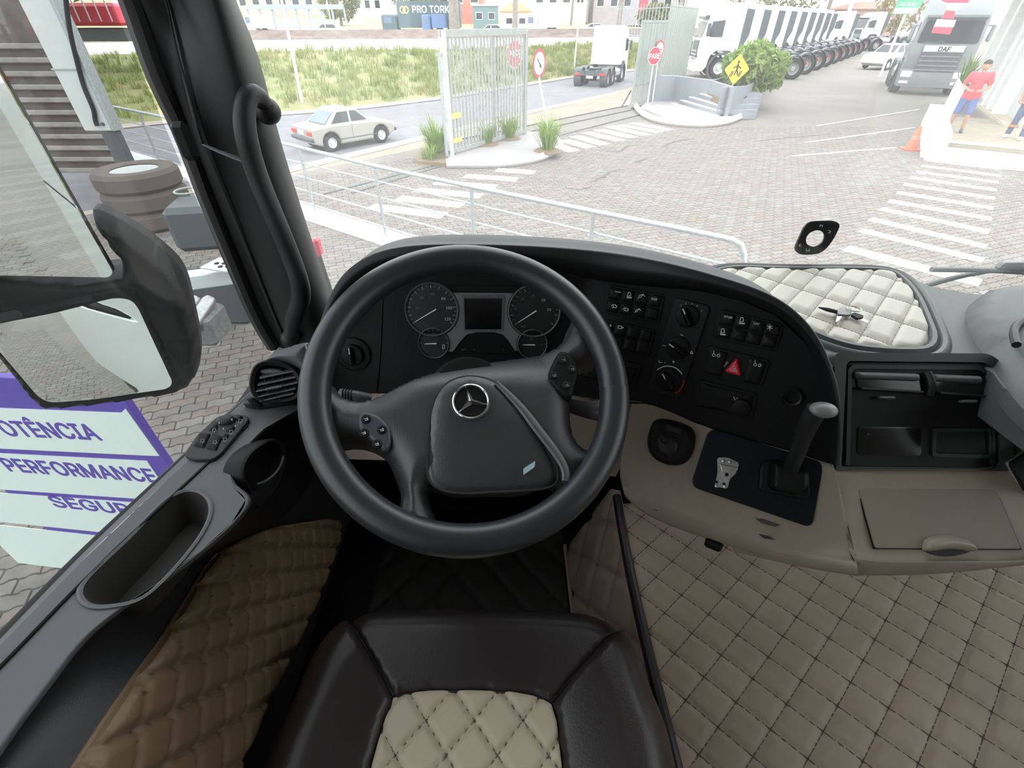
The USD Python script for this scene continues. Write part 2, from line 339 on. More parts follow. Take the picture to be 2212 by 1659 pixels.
FL = Fr((-.60, 0, 0), (1, 0, 0), (0, 1, 0)); struct('window_2', FL.tr(slab(dw, 0, .005)), GLASS2, 'driver door window glass')

# ---------------- driver's door: sill, armrest, pocket, switches, quilted lower panel
door = numbered('/World', 'door_1'); UsdGeom.Xform.Define(stage, door); tag(door, 'grey moulded driver door with brown quilted lower panel', None, None, 'structure'); _org[door] = V(0, 0, 0)
DP = Fr((-.575, .33, 2.262), (.08, .12, .99), (1, 0, 0)); QD = Fr((-.43, .3, 2.0), (1, .30, .22), (0, -1, 0))
seal = [(-120, 1490), (0, 1368), (160, 1203), (340, 1032), (500, 882), (600, 792), (655, 742)]
crest = [(655, 878), (568, 927), (522, 974), (495, 1010), (502, 1051), (530, 1080), (500, 1130), (435, 1188), (350, 1252), (284, 1295), (236, 1329), (175, 1380), (101, 1471), (0, 1605), (-100, 1760), (-160, 1850)]
pocket = spl([(300, 1298), (240, 1312), (186, 1308), (170, 1285), (196, 1240), (290, 1150), (345, 1092), (390, 1063), (425, 1060), (450, 1075), (458, 1100), (440, 1150), (400, 1205), (350, 1260)], 60, True)
top = Polygon(DP.ls([(x + 12, y + 14) for x, y in seal])[::1].tolist() + DP.ls(crest).tolist()).buffer(0); hole = DP.ls(pocket)
ring = ccw(hole); holed = top.difference(Polygon(ring)); holed = max(getattr(holed, 'geoms', [holed]), key=lambda g: g.area)
v, f = trimesh.creation.triangulate_polygon(holed, engine='earcut'); v = np.column_stack([v, np.zeros(len(v))])
put(door, 'armrest', DP.tr((v, f)), GREY)
rg = [(ring, 0), (inset(ring, -.002), .002), (inset(ring, .001), .003), (inset(ring, .004), .001), (inset(ring, .009), -.018), (inset(ring, .020), -.048)]
put(door, 'pocket_rim', DP.tr(cat(grid(np.array([np.column_stack([p, np.full(len(p), h)]) for p, h in rg[:4]]), True))), GREY)
pk = cat(grid(np.array([np.column_stack([p, np.full(len(p), h)]) for p, h in rg[3:]]), True), (np.column_stack([rg[-1][0], np.full(len(ring), -.048)]), cap(rg[-1][0])))
put(door, 'pocket', DP.tr(pk), mat('pocket_lining', (.022, .019, .018), .7))
cq = [(760, 960), (690, 1010), (650, 1075), (620, 1110), (588, 1138), (550, 1155), (505, 1172), (450, 1215), (397, 1295), (340, 1385), (285, 1462), (225, 1545), (150, 1659), (60, 1795), (10, 1860)]
c0 = np.array([DP.hit(*p) for p in crest]); nn = len(c0)
c1 = np.array([DP.hit(*p, -.012) for p in crest]) + V(.009, 0, 0); cQ = np.array([QD.hit(*p) for p in cq])
put(door, 'armrest_edge', loft([c0, (c0 + c1) / 2 + V(.003, 0, .003), c1], 80, 7), GREY)
put(door, 'side_panel', loft([c1, c1 * .55 + spl(cQ, nn) * .45 + V(-.012, 0, 0), spl(cQ, nn)], 80, 10), DARK)
put(door, 'sill', cat(loft([[onx(x, y, -.598) for x, y in seal], [onx(x + 2, y + 4, -.588) for x, y in seal], [DP.hit(x + 12, y + 14) for x, y in seal]], 40)), GREY)
put(door, 'window_seal', tube([onx(x + 9, y + 9, -.580) + V(0, 0, .004) for x, y in seal], .007, 8, n=40, flat=.6), RUBBER)
put(door, 'trim_strip', tube([DP.hit(x + 34, y + 38, .001) for x, y in seal[:5]], .0022, 6, n=30), BLACK)
qp = QD.ls(spl([(150, 1659), (225, 1545), (285, 1462), (340, 1385), (397, 1295), (450, 1215), (505, 1172), (550, 1155), (600, 1140), (660, 1131), (720, 1130), (705, 1220), (660, 1330), (610, 1430), (560, 1530), (510, 1640), (470, 1740), (300, 1840), (100, 1780)], 60, True))
o = QD.l(417.9, 1344.4); e1, e2 = QD.l(466.8, 1332.6) - o, QD.l(409.5, 1428.6) - o
put(door, 'quilted_panel', QD.tr(dome(qp, .0, .010, .02, res=.004, fn=lambda q, d: diamonds(e1, e2, .0110, o, 40, 1.5)(q, d) + diamonds(e1, e2, .0050, o, 1.8, 40)(q, d), skirt=-.02)), BROWN)
put(door, 'panel_piping', tube(QD.w(inset(ccw(qp), .002), .004)[::1], .004, 6, closed=True), BROWN)
put(door, 'stitching', thread(QD, inset(ccw(qp), .012), e1, e2, o, .0118, wid=.0014), THREAD)
cup = spl([(518, 1028), (528, 987), (562, 957), (592, 947), (612, 967), (612, 1005), (600, 1045), (575, 1080), (552, 1099), (532, 1064)], 40, True); QH = Fr((-.43, .3, 2.0), (1, 0, .2), (0, -1, 0)); cp = ccw(QH.ls(cup, .045))
cupr = [(cp, -.03), (cp, .0), (inset(cp, .003), .005), (inset(cp, .008), .003), (inset(cp, .015), -.02)]
put(door, 'pull_handle', (lambda P: cat(mv(QH.tr(cat(grid(np.array([np.column_stack([p, np.full(len(p), h + .045)]) for p, h in cupr]), True), (np.column_stack([cupr[-1][0], np.full(len(cp), .025)]), cap(cupr[-1][0])))))))(0), BLACK)
put(door, 'pull_handle_lip', tube([QH.hit(*p, .05) for p in ((612, 985), (606, 1005), (592, 1025), (572, 1040), (555, 1046))], .0022, 6, n=16), GREY)
# window switches
sp = DP.ls(rnd([(470, 906), (498, 899), (536, 903), (541, 912), (480, 986), (462, 999), (418, 998), (398, 988), (427, 946)], 7))
SW = put(door, 'switch_pod', DP.tr(slab(sp, 0, .007, .003)), DARK)
for q in ([(420, 971), (432, 945), (458, 945), (444, 975)], [(447, 976), (461, 946), (484, 951), (470, 981)], [(452, 937), (463, 922), (474, 926), (470, 941)], [(489, 938), (499, 925), (511, 930), (501, 944)], [(509, 914), (514, 904), (528, 907), (522, 917)], [(478, 955), (487, 944), (498, 947), (490, 960)]):
    put(SW, 'switch', DP.tr(dome(DP.ls(rnd(q, 3)), .007, .004, .006, skirt=.005)), BLACK)
kn = DP.l(490, 916); put(SW, 'mirror_knob', DP.tr(dome(circ(kn, .017, 24, .013), .007, .008, .012, skirt=.005)), DARK)
for x, y in ((474, 915), (483, 927), (501, 907), (509, 921)): put(SW, 'dot', DP.tr(slab(circ(DP.l(x, y, .013), .0010, 8), .012, .0146)), INK)
for x, y in ((437, 953), (464, 956), (463, 930), (499, 934), (519, 910), (486, 950)):
    s = DP.px(x, y, .011); strokes(SW, 'symbol', DP, [[(x - 4, y + 3), (x - 3, y - 3), (x + 3, y - 4), (x + 4, y + 2), (x - 4, y + 3)], [(x, y + 1), (x + 1, y + 5)]], 1.1, INKD, h=.0116)
# corner air vent
PV = Fr(onx(600, 830, -.45), (.3, -.75, .59)); vent = thing('side_vent', 'round black air vent in the corner between door and dashboard', 'air vent', PV.p)
put(vent, 'cowl', PV.tr(dome(PV.ls(spl([(553, 797), (566, 784), (596, 760), (630, 747), (659, 739), (669, 741), (674, 765), (690, 800), (668, 822), (645, 806), (618, 792), (580, 786)], 48, True)), -.01, .055, .03, skirt=-.08)), GREY)
put(vent, 'cowl_clip', PV.tr(box((*PV.l(664, 750, .04), .040), (.006, .016, .012), .003)), SATIN)
put(vent, 'base', PV.tr(dome(PV.ls(spl([(517, 872), (530, 858), (560, 850), (600, 850), (660, 835), (680, 860), (645, 880), (600, 888), (569, 897), (549, 894), (528, 884)], 40, True)), -.03, .028, .02, skirt=-.06)), DARK)
put(vent, 'thumb_wheel', PV.tr(dome(PV.ls(spl([(533, 862), (545, 859), (566, 872), (567, 879), (556, 880), (538, 870)], 20, True), .0), -.004, .008, .006, skirt=-.02)), BLACK)
vo = ccw(PV.ls(spl([(548, 822), (557, 795), (570, 787), (600, 787), (625, 795), (642, 812), (648, 840), (640, 856), (598, 865), (565, 860), (550, 844)], 48, True), .03))
put(vent, 'bezel', PV.tr(cat(grid(np.array([np.column_stack([p, np.full(len(p), h)]) for p, h in ((inset(vo, -.008), -.05), (inset(vo, -.006), .036), (inset(vo, -.003), .041), (inset(vo, .003), .038), (inset(vo, .005), .0))]), True), (np.column_stack([inset(vo, .005), np.full(len(vo), .0)]), cap(inset(vo, .005))))), BLACK)
for k, y in enumerate((806, 820, 833, 845, 855)):
    put(vent, 'louvre', PV.tr(box((*PV.l(598, y, .035), .030), (.072 - .006 * abs(k - 2), .0025, .022), .001, M=rot((1, 0, 0), .35))), GREY)
for x in (574, 593, 614): put(vent, 'vane', PV.tr(box((*PV.l(x, 828, .03), .022), (.0018, .055, .02))), DARK)
put(vent, 'top_flap', PV.tr(dome(PV.ls(spl([(560, 802), (575, 796), (600, 797), (624, 806), (610, 809), (585, 810), (568, 808)], 24, True), .034), .028, .008, .006, skirt=.015)), GREY)
put(vent, 'tab', PV.tr(box((*PV.l(592, 838, .045), .044), (.030, .005, .008), .002)), GREY)

# ---------------- left windscreen pillar
pl = [
 [(262, -40), (285, 0), (345, 170), (392, 272), (440, 400), (500, 550), (560, 690), (594, 748)],
 [(300, -40), (322, 0), (378, 150), (425, 290), (470, 410), (540, 580), (600, 720), (622, 756)],
 [(352, -40), (362, 0), (400, 160), (442, 312), (490, 430), (560, 600), (618, 735), (636, 762)],
 [(420, -40), (440, 0), (480, 160), (525, 320), (560, 440), (610, 590), (660, 720), (680, 760)],
 [(480, -40), (492, 0), (530, 130), (570, 260), (605, 390), (645, 520), (690, 650), (712, 720)],
 [(500, -40), (510, 0), (550, 100), (583, 215), (611, 320), (642, 420), (680, 537), (716, 640)]]
hit = [lambda x, y: onx(x, y, -.594), lambda x, y: onx(x, y, -.57), lambda x, y: onx(x, y, -.55), lambda x, y: ony(x, y, .93), lambda x, y: ony(x, y, .955), lambda x, y: W.hit(x, y, .012)]
PC = []
for c, h in zip(pl, hit):
    q = np.array([h(*p) for p in c]); q = np.vstack([q[0] + V(0, -.04, .5), q[0] + V(0, -.02, .2), q[1:]]); PC.append(q)
struct('trim_1', cat(loft(PC[:3], 60, 7), loft(PC[2:], 60, 13), tube(PC[2], .006, 6, n=40)), DARK, 'black plastic cover of the left windscreen pillar')
struct('trim_2', cat(tube([p + V(-.004, 0, 0) for p in PC[0]], .016, 8, n=40)), RUBBER, 'rubber frame along the front edge of the door window')
struct('trim_3', cat(box((-.60, .28, 3.36), (.06, 1.4, .14)), box((-.60, .9, 3.1), (.05, .05, .5))), DARK, 'dark frame above the door window', smooth=False)
hp = [(578, 240), (562, 212), (543, 203), (531, 225), (529, 275), (546, 350), (576, 430), (606, 500), (634, 570), (648, 615), (647, 655), (634, 690), (628, 730)]
gh = thing('grab_handle', 'long black grab handle curving down the windscreen pillar', 'grab handle', ony(578, 480, .88)); hy = np.interp(np.arange(len(hp)), [0, 2, 4, 9, 11, 12], [.94, .90, .87, .85, .88, .92])
H3 = [ony(x, y, Y) for (x, y), Y in zip(hp, hy)]; put(gh, 'grip', tube(H3, [.013, .015, .017] + [.018] * 6 + [.019] * 2 + [.016, .013], 14, n=60), DARK)
put(gh, 'foot', mv(tm(trimesh.creation.icosphere(2, .022)), H3[0], s=1), DARK); put(gh, 'foot', mv(tm(trimesh.creation.icosphere(2, .022)), H3[-1]), DARK)
bl = thing('blind_cord', 'thin black cord hanging along the pillar with a flat pull lever', 'blind cord', onx(440, 312, -.54))
put(bl, 'cord', tube([onx(x, y, -.54) for x, y in ((345, -40), (358, 0), (382, 110), (405, 190), (425, 265), (440, 312))], .0022, 6, n=24), BLACK)
put(bl, 'lever', tube([onx(440, 312, -.54), ony(475, 328, .87), ony(530, 349, .86)], [.003, .0045, .006], 8, n=12, flat=.5), GREY)
put(bl, 'clip', mv(box((0, 0, 0), (.03, .02, .06), .008), onx(400, 305, -.555)), BLACK)

# ---------------- dashboard
dash = thing('dashboard', 'black wraparound dashboard with instruments, switch panels and hooded top', 'dashboard', (.1, .8, 2.3))
lip = [(712, 710), (727, 672), (756, 630), (800, 592), (860, 570), (1000, 558), (1150, 564), (1290, 596), (1436, 612), (1534, 624), (1607, 643), (1680, 674), (1742, 732), (1776, 788), (1793, 850), (1799, 920), (1794, 1000)]
out = [(694, 690), (708, 652), (738, 598), (790, 556), (850, 535), (1000, 526), (1150, 530), (1300, 542), (1440, 566), (1560, 598), (1656, 632), (1717, 671), (1766, 728), (1791, 780), (1809, 838), (1817, 910), (1813, 1002)]
assert len(lip) == len(out)
face = [(x + 6, y + 8) if x < 1000 else (x - 4, y + 8) for x, y in lip[:-1]] + [(1796, 1004), (1660, 963), (1530, 927), (1385, 874), (1240, 854), (1000, 850), (720, 852), (690, 800)]
put(dash, 'instrument_panel', drape(face, lambda x, y: fold(x, y), 16), BLACK)
L0 = [fold(x, y, 0) for x, y in [(x + 2, y + 10) for x, y in lip]]; L1 = [fold(x, y, .052) for x, y in lip]; L3 = [fold(x, y, .060) for x, y in out]
mid = lambda a, b, k, d: [p * (1 - k) + q * k + fold_n * d for p, q, fold_n in zip(a, b, NN)]
NN = [unit(A.n * (1 - t) + B.n * t) for t in np.clip((np.array([x for x, _ in out]) - 1150) / 250, 0, 1)]
back = [p + V(0, .10, -.030) - n * .02 for p, n in zip(L3, NN)]
base = [V(max(q[0], -.49) if i < 5 else q[0], min(q[1] + .12, 1.045), 2.20) for i, q in enumerate(back)]
lofthood = loft([L0, mid(L0, L1, .7, .0), L1, mid(L1, L3, .35, .012), mid(L1, L3, .75, .010), L3, mid(L3, back, .35, .004), back, base], 110, 50)
put(dash, 'hood', lofthood, DARK)
# binnacle: gauges
D1 = put(dash, 'gauge_cluster', A.tr(slab(A.ls(rnd([(868, 615), (1215, 618), (1232, 700), (1215, 764), (860, 764), (850, 700)], 30)), 0, .002, .001)), mat('cluster_face', (.006, .006, .007), .5, spec=.2))
def gauge(cx, cy, r, tick, needle, nums, cut=None):
    c, R = A.l(cx, cy, .004), A.px(cx, cy) * r
    put(D1, 'dial', A.tr(slab(circ(c, R * .96, 48), .002, .0045)), mat('dial_face', (.008, .008, .010), .5))
    put(D1, 'dial_ring', A.tr(lathe([(R * .95, .002), (R * .95, .007), (R * .985, .010), (R * 1.02, .007), (R * 1.03, .002)], 56, c=(*c, 0))), SATIN if cut is None else SATIN)
    tk = []
    for k, a in enumerate(np.radians(np.linspace(*tick))):
        l = .12 if k % 2 == 0 else .07; u = V(math.cos(a), math.sin(a)); tk.append(LineString([c + u * R * (.92 - l), c + u * R * .92]).buffer(R * (.018 if k % 2 == 0 else .01), cap_style=2))
    put(D1, 'tick_marks', A.tr(slabs(unary_union(tk), .0046, .0050)), INKD)
    (x0, y0), (x1, y1) = needle; a, b = A.l(x0, y0, .008), A.l(x1, y1, .008); d = unit(b - a); q = V(-d[1], d[0])
    put(D1, 'needle', A.tr(slab(np.array([a - q * .0013, b - q * .0006, b + q * .0006, a + q * .0013]), .007, .0085)), INK)
    for t, x, y, h, m in nums: words(D1, 'numeral', A, t, x, y, h, m, h=.0048)
gauge(933, 669, 57, (215, -35, 25), ((942, 668), (897, 695)), [('20', 901, 665, 4.5, INKD), ('40', 911, 643, 4.5, INKD), ('60', 935, 635, 5, INKD), ('80', 958, 645, 5.4, INK), ('100', 970, 665, 5.4, INK), ('120', 967, 689, 5.4, INK)])
gauge(1154, 672, 56, (215, -35, 21), ((1159, 671), (1119, 697)), [('5', 1114, 667, 4.5, INKD), ('10', 1129, 646, 4.5, INKD), ('15', 1152, 638, 4.5, INKD), ('20', 1174, 648, 5.4, INK), ('25', 1186, 669, 5.4, INK), ('x100', 1130, 705, 3.6, INKD)])
gauge(937, 741, 33, (180, 0, 9), ((943, 742), (917, 743)), [('1/2', 937, 722, 4, INKD)])
gauge(1150, 743, 32, (180, 0, 9), ((1156, 745), (1129, 745)), [('8', 1148, 726, 4, INKD), ('bar', 1149, 733, 3, INKD), ('12', 1170, 744, 3.5, INKD)])
strokes(D1, 'fuel_symbol', A, [[(956, 753), (956, 745), (960, 745), (960, 753), (956, 753)]], .8, INK, h=.005)
fr_ = Polygon(A.ls([(968, 632), (1120, 633), (1126, 690), (1142, 757), (1112, 757), (1099, 736), (1086, 722), (1066, 717), (1030, 717), (1009, 722), (995, 736), (979, 759), (946, 759), (964, 700)], .004))
for cx, cy, r in ((933, 669, 59.5), (1154, 672, 58.5), (937, 741, 35), (1150, 743, 34)): fr_ = fr_.difference(Polygon(circ(A.l(cx, cy, .004), A.px(cx, cy) * r, 48)))
scr = A.ls(rnd([(999, 637), (1090, 637), (1086, 715), (1003, 715)], 3), .004); fr_ = fr_.difference(Polygon(scr))
put(D1, 'centre_frame', A.tr(slabs(fr_, .001, .006)), SATIN)
put(D1, 'display_frame', A.tr(slabs(Polygon(scr).difference(Polygon(A.ls([(1003, 644), (1085, 644), (1083, 711), (1005, 711)], .004))), .001, .0075)), mat('display_bezel', (.10, .10, .105), .4))
put(D1, 'display', A.tr(slab(A.ls([(1002, 643), (1086, 643), (1084, 712), (1004, 712)], .004), .001, .004)), GLOSS)
for t, x, y in (('TRIP', 1000, 755), ('A', 1024, 755), ('-', 1063, 755), ('+', 1087, 756)): words(D1, 'key_mark', A, t, x, y, 3, INKD, h=.003)
# light switch, left
KN = put(dash, 'light_switch', A.tr(cat(lathe([(.0, .0), (.034, 0), (.034, .004), (.031, .006), (.0, .006)], 36, c=(*A.l(765, 765), 0)))), BLACK)
c = A.l(765, 765); put(KN, 'knob', A.tr(cat(lathe([(.022, .005), (.021, .014), (.018, .016), (0, .016)], 30, c=(*c, 0)), box((*c, .020), (.009, .036, .012), .003))), BLACK); put(KN, 'pointer', A.tr(box((c[0], c[1] + .012, .0262), (.0016, .012, .0012))), INK)
put(dash, 'panel_seam', tube([A.hit(x, y, .001) for x, y in ((826, 640), (822, 740), (814, 846))], .0018, 6, n=14), GLOSS)
# switch blocks
def block(corners, cols, rows, h=.004, skip=(), r=8):
    s = put(dash, 'switch_block', B.tr(slab(B.ls(rnd(corners, r)), 0, h, .0015)), BLACK); q = np.array(corners, float)
    q = q + (q.mean(0) - q) * np.array([.055, .11])
    P = lambda a, b: (q[0] * (1 - a) + q[1] * a) * (1 - b) + (q[3] * (1 - a) + q[2] * a) * b
    for j in range(rows):
        for i in range(cols):
            if (i, j) in skip: continue
            e = .035; a0, a1, b0, b1 = (i + e) / cols, (i + 1 - e) / cols, (j + .03) / rows, (j + .97) / rows
            put(s, 'switch', B.tr(dome(B.ls(rnd([P(a0, b0), P(a1, b0), P(a1, b1), P(a0, b1)], 2, 3)), h, .003, .004, res=.004, skirt=h - .002)), BLACK)
    return s
S1 = block([(1313, 613), (1437, 637), (1424, 698), (1305, 675)], 4, 2); S2 = block([(1300, 688), (1417, 713), (1401, 772), (1286, 746)], 4, 2)
S3 = block([(1268, 764), (1389, 787), (1371, 839), (1253, 816)], 1, 1); S4 = block([(1556, 667), (1694, 700), (1677, 759), (1539, 729)], 4, 2)
S5 = block([(1530, 745), (1664, 778), (1645, 838), (1514, 808)], 3, 1, skip=((1, 0),)); S6 = block([(1508, 818), (1638, 850), (1625, 906), (1492, 878)], 1, 1)
ba = -.235
for s, t, x, y, h in ((S1, 'ASR', 1413, 646, 5), (S4, 'STOP', 1573, 685, 5), (S4, '12V', 1634, 699, 5), (S2, 'S', 1319, 703, 5)): words(s, 'lettering', B, t, x, y, h, INK, 0, h=.0078, bold=True)
def icon(s, x, y, k=1.0, kind=0):
    L = {0: [[(-6, 0), (6, 1.5)]], 1: [[(-4, 3), (-2, -6), (3, -6), (4, 2), (-4, 3)], [(-5, 5), (6, 6)], [(-5, 7), (6, 8)]], 2: [[(-7, 4), (-4, -2), (2, -4), (7, 0)], [(-2, 2), (4, -5)], [(-4, 3), (0, 0)]],
         3: [[(-7, 0), (-4, -3), (2, -3), (6, 0), (5, 4), (-5, 3)], [(-2, -3), (-2, 3)]], 4: [[(-7, -3), (-7, 4), (2, 5), (2, -2), (-7, -3)], [(2, 0), (7, 1), (7, 3), (2, 3)]], 5: [[(0, -6), (0, 6)], [(-5, -3), (5, 3)], [(-5, 3), (5, -3)]] }[kind]
    if kind == 6: pass
    strokes(s, 'symbol', B, [[(x + a * k, y + b * k) for a, b in l] for l in L], 1.4, INK, h=.0078)
icon(S1, 1335, 630, 1, 0); icon(S1, 1359, 637, .9, 1); icon(S1, 1386, 640, 1, 2); icon(S1, 1327, 661, .9, 3); icon(S1, 1352, 668, .9, 3); icon(S1, 1378, 671, .9, 2); icon(S2, 1341, 706, .8, 4); icon(S4, 1602, 692, 1, 1); icon(S4, 1663, 707, 1, 5); icon(S4, 1561, 716, 1, 1)
for x, y in ((1547, 765), (1636, 786)):
    ph = np.linspace(0, 2 * math.pi, 13)
    strokes(S5, 'symbol', B, [[(x - 5 + 3 * math.cos(a), y + 2 + 3 * math.sin(a)) for a in ph], [(x + 5 + 3 * math.cos(a), y + 3 + 3 * math.sin(a)) for a in ph], [(x - 5, y - 8), (x - 5, y - 1)]], 1.3, INK, h=.0078)
HZ = put(S5, 'hazard_button', B.tr(dome(B.ls(rnd([(1593, 770), (1602, 812), (1564, 801)], 7)), .006, .005, .004, skirt=.002)), RED)
strokes(S5, 'hazard_symbol', B, [[(1586, 789), (1592, 804), (1577, 800), (1586, 789)], [(1586, 795), (1588, 801), (1582, 799), (1586, 795)]], .9, INK, h=.0112)
put(S5, 'hazard_lens', B.tr(dome(B.ls(spl([(1571, 779), (1566, 785), (1563, 792), (1570, 788), (1575, 780)], 14, True)), .005, .003, .003, skirt=.002)), SATIN)
# climate panel
HV = put(dash, 'climate_panel', B.tr(slab(B.ls(rnd([(1459, 641), (1536, 661), (1469, 860), (1400, 842)], 10)), 0, .006, .002)), mat('climate_face', (.010, .010, .012), .45, spec=.25))
for x, y, r, a in ((1485, 684, 26, 2.2), (1465, 752, 26, 2.75), (1443, 822, 27, 2.25)):
    c, R = B.l(x, y, .01), B.px(x, y) * r; d = V(math.cos(a), math.sin(a)); 
    put(HV, 'dial_knob', B.tr(cat(lathe([(R, .005), (R * .96, .010), (R * .8, .012), (0, .012)], 32, c=(*c, 0)), mv(box((0, 0, .018), (R * 1.75, R * .52, .016), .004, M=rot((0, 0, 1), a)), (*c, 0)))), BLACK)
    put(HV, 'pointer', B.tr(mv(box((0, 0, 0), (R * .5, .0022, .0012)), (*(c + d * R * .62), .0266), M=None)) if False else B.tr(mv(mv(box((0, 0, 0), (R * .5, .0022, .0012)), M=rot((0, 0, 1), a)), (*(c + d * R * .58), .0266))), INK)
for t, x, y in (('0', 1471, 660), ('1', 1482, 655), ('2', 1495, 656), ('3', 1506, 661), ('4', 1516, 671)): words(HV, 'numeral', B, t, x, y, 4, INK, h=.0065)
strokes(HV, 'symbol', B, [[(1432, 746), (1438, 747)], [(1470, 723), (1476, 725)], [(1494, 758), (1491, 763), (1497, 764), (1494, 758)], [(1423, 779), (1424, 783), (1430, 783)], [(1436, 783), (1437, 784)], [(1453, 780), (1457, 781), (1455, 784), (1453, 780)]], 1.4, INK, h=.0065)
ph = np.linspace(-.2, 2.1, 16); c, R = B.l(1443, 822, .007), B.px(1443, 822) * 33
put(HV, 'cold_scale', B.tr(slabs(LineString([c + V(math.cos(a + .5), math.sin(a + .5)) * R for a in ph[3:]]).buffer(.0009), .006, .0065)), INK)
put(HV, 'warm_scale', B.tr(slabs(LineString([c + V(math.cos(a), math.sin(a)) * R for a in np.linspace(-.8, .3, 10)]).buffer(.0012), .006, .0065)), mat('red_scale', (.35, .02, .02), .5))
strokes(S6, 'symbol', B, [[(1584, 857), (1588, 862), (1585, 877)], [(1592, 859), (1593, 868)]], 1.6, INK, h=.0078); put(S6, 'rotary_switch', B.tr(lathe([(.016, .004), (.015, .016), (.011, .018), (0, .018)], 24, c=(*B.l(1600, 880, .01), 0))), BLACK)
put(dash, 'ignition_ring', B.tr(lathe([(.011, .0), (.011, .008), (.014, .010), (.0165, .006), (.017, 0)], 28, c=(*B.l(1710, 856), 0))), DARK)
# centre vents
VU = put(dash, 'centre_vent', VP.tr(slab(VP.ls(rnd([(1826, 782), (2122, 785), (2147, 806), (2152, 1000), (2140, 1010), (1814, 1008)], 12)), -.05, .004, .003)), BLACK)
put(VU, 'frame', VP.tr(slabs(LineString(VP.ls([(1829, 1000), (1834, 800), (1842, 792), (2112, 795), (2138, 812), (2143, 1000)], .004)).buffer(.0035), .002, .007)), DARK)
for q in ([(1846, 803), (1981, 807), (1988, 850), (1853, 842)], [(2010, 808), (2114, 812), (2136, 828), (2139, 860), (2022, 852)]):
    put(VU, 'opening', VP.tr(slab(VP.ls(rnd(q, 6), .004), .003, .006)), GLOSS); a, b = np.array(q[0], float), np.array(q[1], float); z = np.array(q[-1], float); y = np.array(q[-2], float)
    put(VU, 'louvre', VP.tr(dome(VP.ls(rnd([a, b, b + (1, 17), a + (1, 16)], 5), .006), .006, .010, .007, skirt=.0)), GREY); put(VU, 'louvre', VP.tr(slab(VP.ls([z + (0, -6), y + (0, -6), y + (0, 0), z + (2, 0)], .006), .004, .014, .002)), DARK)
for x, y in ((1916, 859), (2093, 867)): put(VU, 'tab', VP.tr(cat(box((*VP.l(x, y, .012), .010), (.028, .005, .010), .002))), GREY)
put(VU, 'thumb_wheel', VP.tr(tube(VP.w([VP.l(1994, 806), VP.l(1998, 826), VP.l(2000, 850)], 0)[:, :] * 0 + np.array([[*VP.l(1996, 806), .006], [*VP.l(1998, 826), .012], [*VP.l(2001, 852), .006]]), .0065, 10, n=12)), DARK)
put(VU, 'slot', VP.tr(slab(VP.ls(rnd([(1848, 920), (1985, 922), (1984, 985), (1846, 982)], 8)), .003, .0055, .001)), GLOSS); words(VU, 'symbol', VP, '+', 1876, 938, 6, INKD, h=.006)
put(VU, 'tray_recess', VP.tr(slabs(Polygon(VP.ls(rnd([(2008, 925), (2134, 924), (2137, 989), (2006, 985)], 6))).difference(Polygon(VP.ls(rnd([(2016, 932), (2127, 931), (2129, 981), (2014, 978)], 5)))), .003, .007)), DARK)
# dash top
topo = [(1500, 560), (1545, 571), (1640, 566), (1800, 568), (1905, 573), (1965, 594), (2012, 614), (2100, 630), (2220, 640), (2420, 655), (2700, 900), (2320, 930), (2170, 830), (2148, 800), (2120, 783), (1826, 780), (1770, 800), (1700, 700)]
put(dash, 'top_panel', T.tr(slab(T.ls(topo), -.07, -.004, .003)), GREYT)
put(dash, 'vent_surround', VP.tr(slabs(Polygon(VP.ls(rnd([(1798, 762), (2128, 764), (2182, 800), (2182, 1016), (1800, 1016)], 10))).difference(Polygon(VP.ls(rnd([(1824, 780), (2123, 783), (2149, 805), (2154, 1002), (2141, 1012), (1812, 1010)], 10)))), -.09, .006)), mat('vent_surround_grey', (.035, .038, .040), .45), smooth=False)
pod = spl([(2087, 672), (2100, 650), (2150, 636), (2300, 622), (2600, 700), (2800, 1000), (2350, 960), (2190, 850), (2150, 792), (2112, 742), (2090, 705)], 60, True)
put(dash, 'passenger_pod', T.tr(dome(T.ls(pod, .0), -.005, .045, .06, skirt=-.03)), GREYT)
pdl_ = inset(ccw(T.ls(pod)), .05) + V(.05, .04); put(dash, 'passenger_body', T.tr(slab(pdl_, -.24, -.01, .004)), GREYT); put(dash, 'end_panel', box((1.62, .86, 2.24), (.42, .36, .17), .02), GREYT)
put(dash, 'passenger_fascia', VP.tr(slab(VP.ls([(2158, 792), (2186, 858), (2193, 1012), (2420, 1012), (2700, 900), (2700, 800), (2300, 770), (2200, 770)]), -.12, -.004, .004)), GREYT)
put(dash, 'pod_grip', tube([T.hit(x, y, .046) for x, y in ((2260, 670), (2205, 695), (2190, 715), (2196, 745))], .006, 8, n=16), DARK)
to = spl([(1520, 590), (1545, 578), (1640, 574), (1800, 576), (1900, 579), (1945, 590), (1975, 612), (2005, 652), (2028, 702), (2039, 740), (2030, 758), (1990, 768), (1900, 765), (1840, 757), (1770, 735), (1700, 700), (1600, 640)], 70, True)
tl = ccw(T.ls(to)); gr = [(inset(tl, -.016), -.006), (inset(tl, -.010), .002), (inset(tl, -.004), .004), (inset(tl, .002), .002), (inset(tl, .006), -.004), (inset(tl, .012), .006), (inset(tl, .019), .006), (inset(tl, .024), -.006)]
put(dash, 'tray_rim', T.tr(cat(grid(np.array([np.column_stack([p, np.full(len(p), h)]) for p, h in gr]), True))), GREYT)
# lower dash, column, stalks
K = Fr(A.hit(1000, 850), (0, -.75, .66))
put(dash, 'knee_panel', drape([(680, 848), (1000, 846), (1240, 850), (1388, 868), (1370, 900), (1345, 1000), (1330, 1030), (1200, 1010), (1000, 1000), (700, 990)], lambda x, y: K.hit(x, y) if x < 1290 else fold(x, y, .003) if y < 890 else K.hit(x, y), 24), BEIGE)
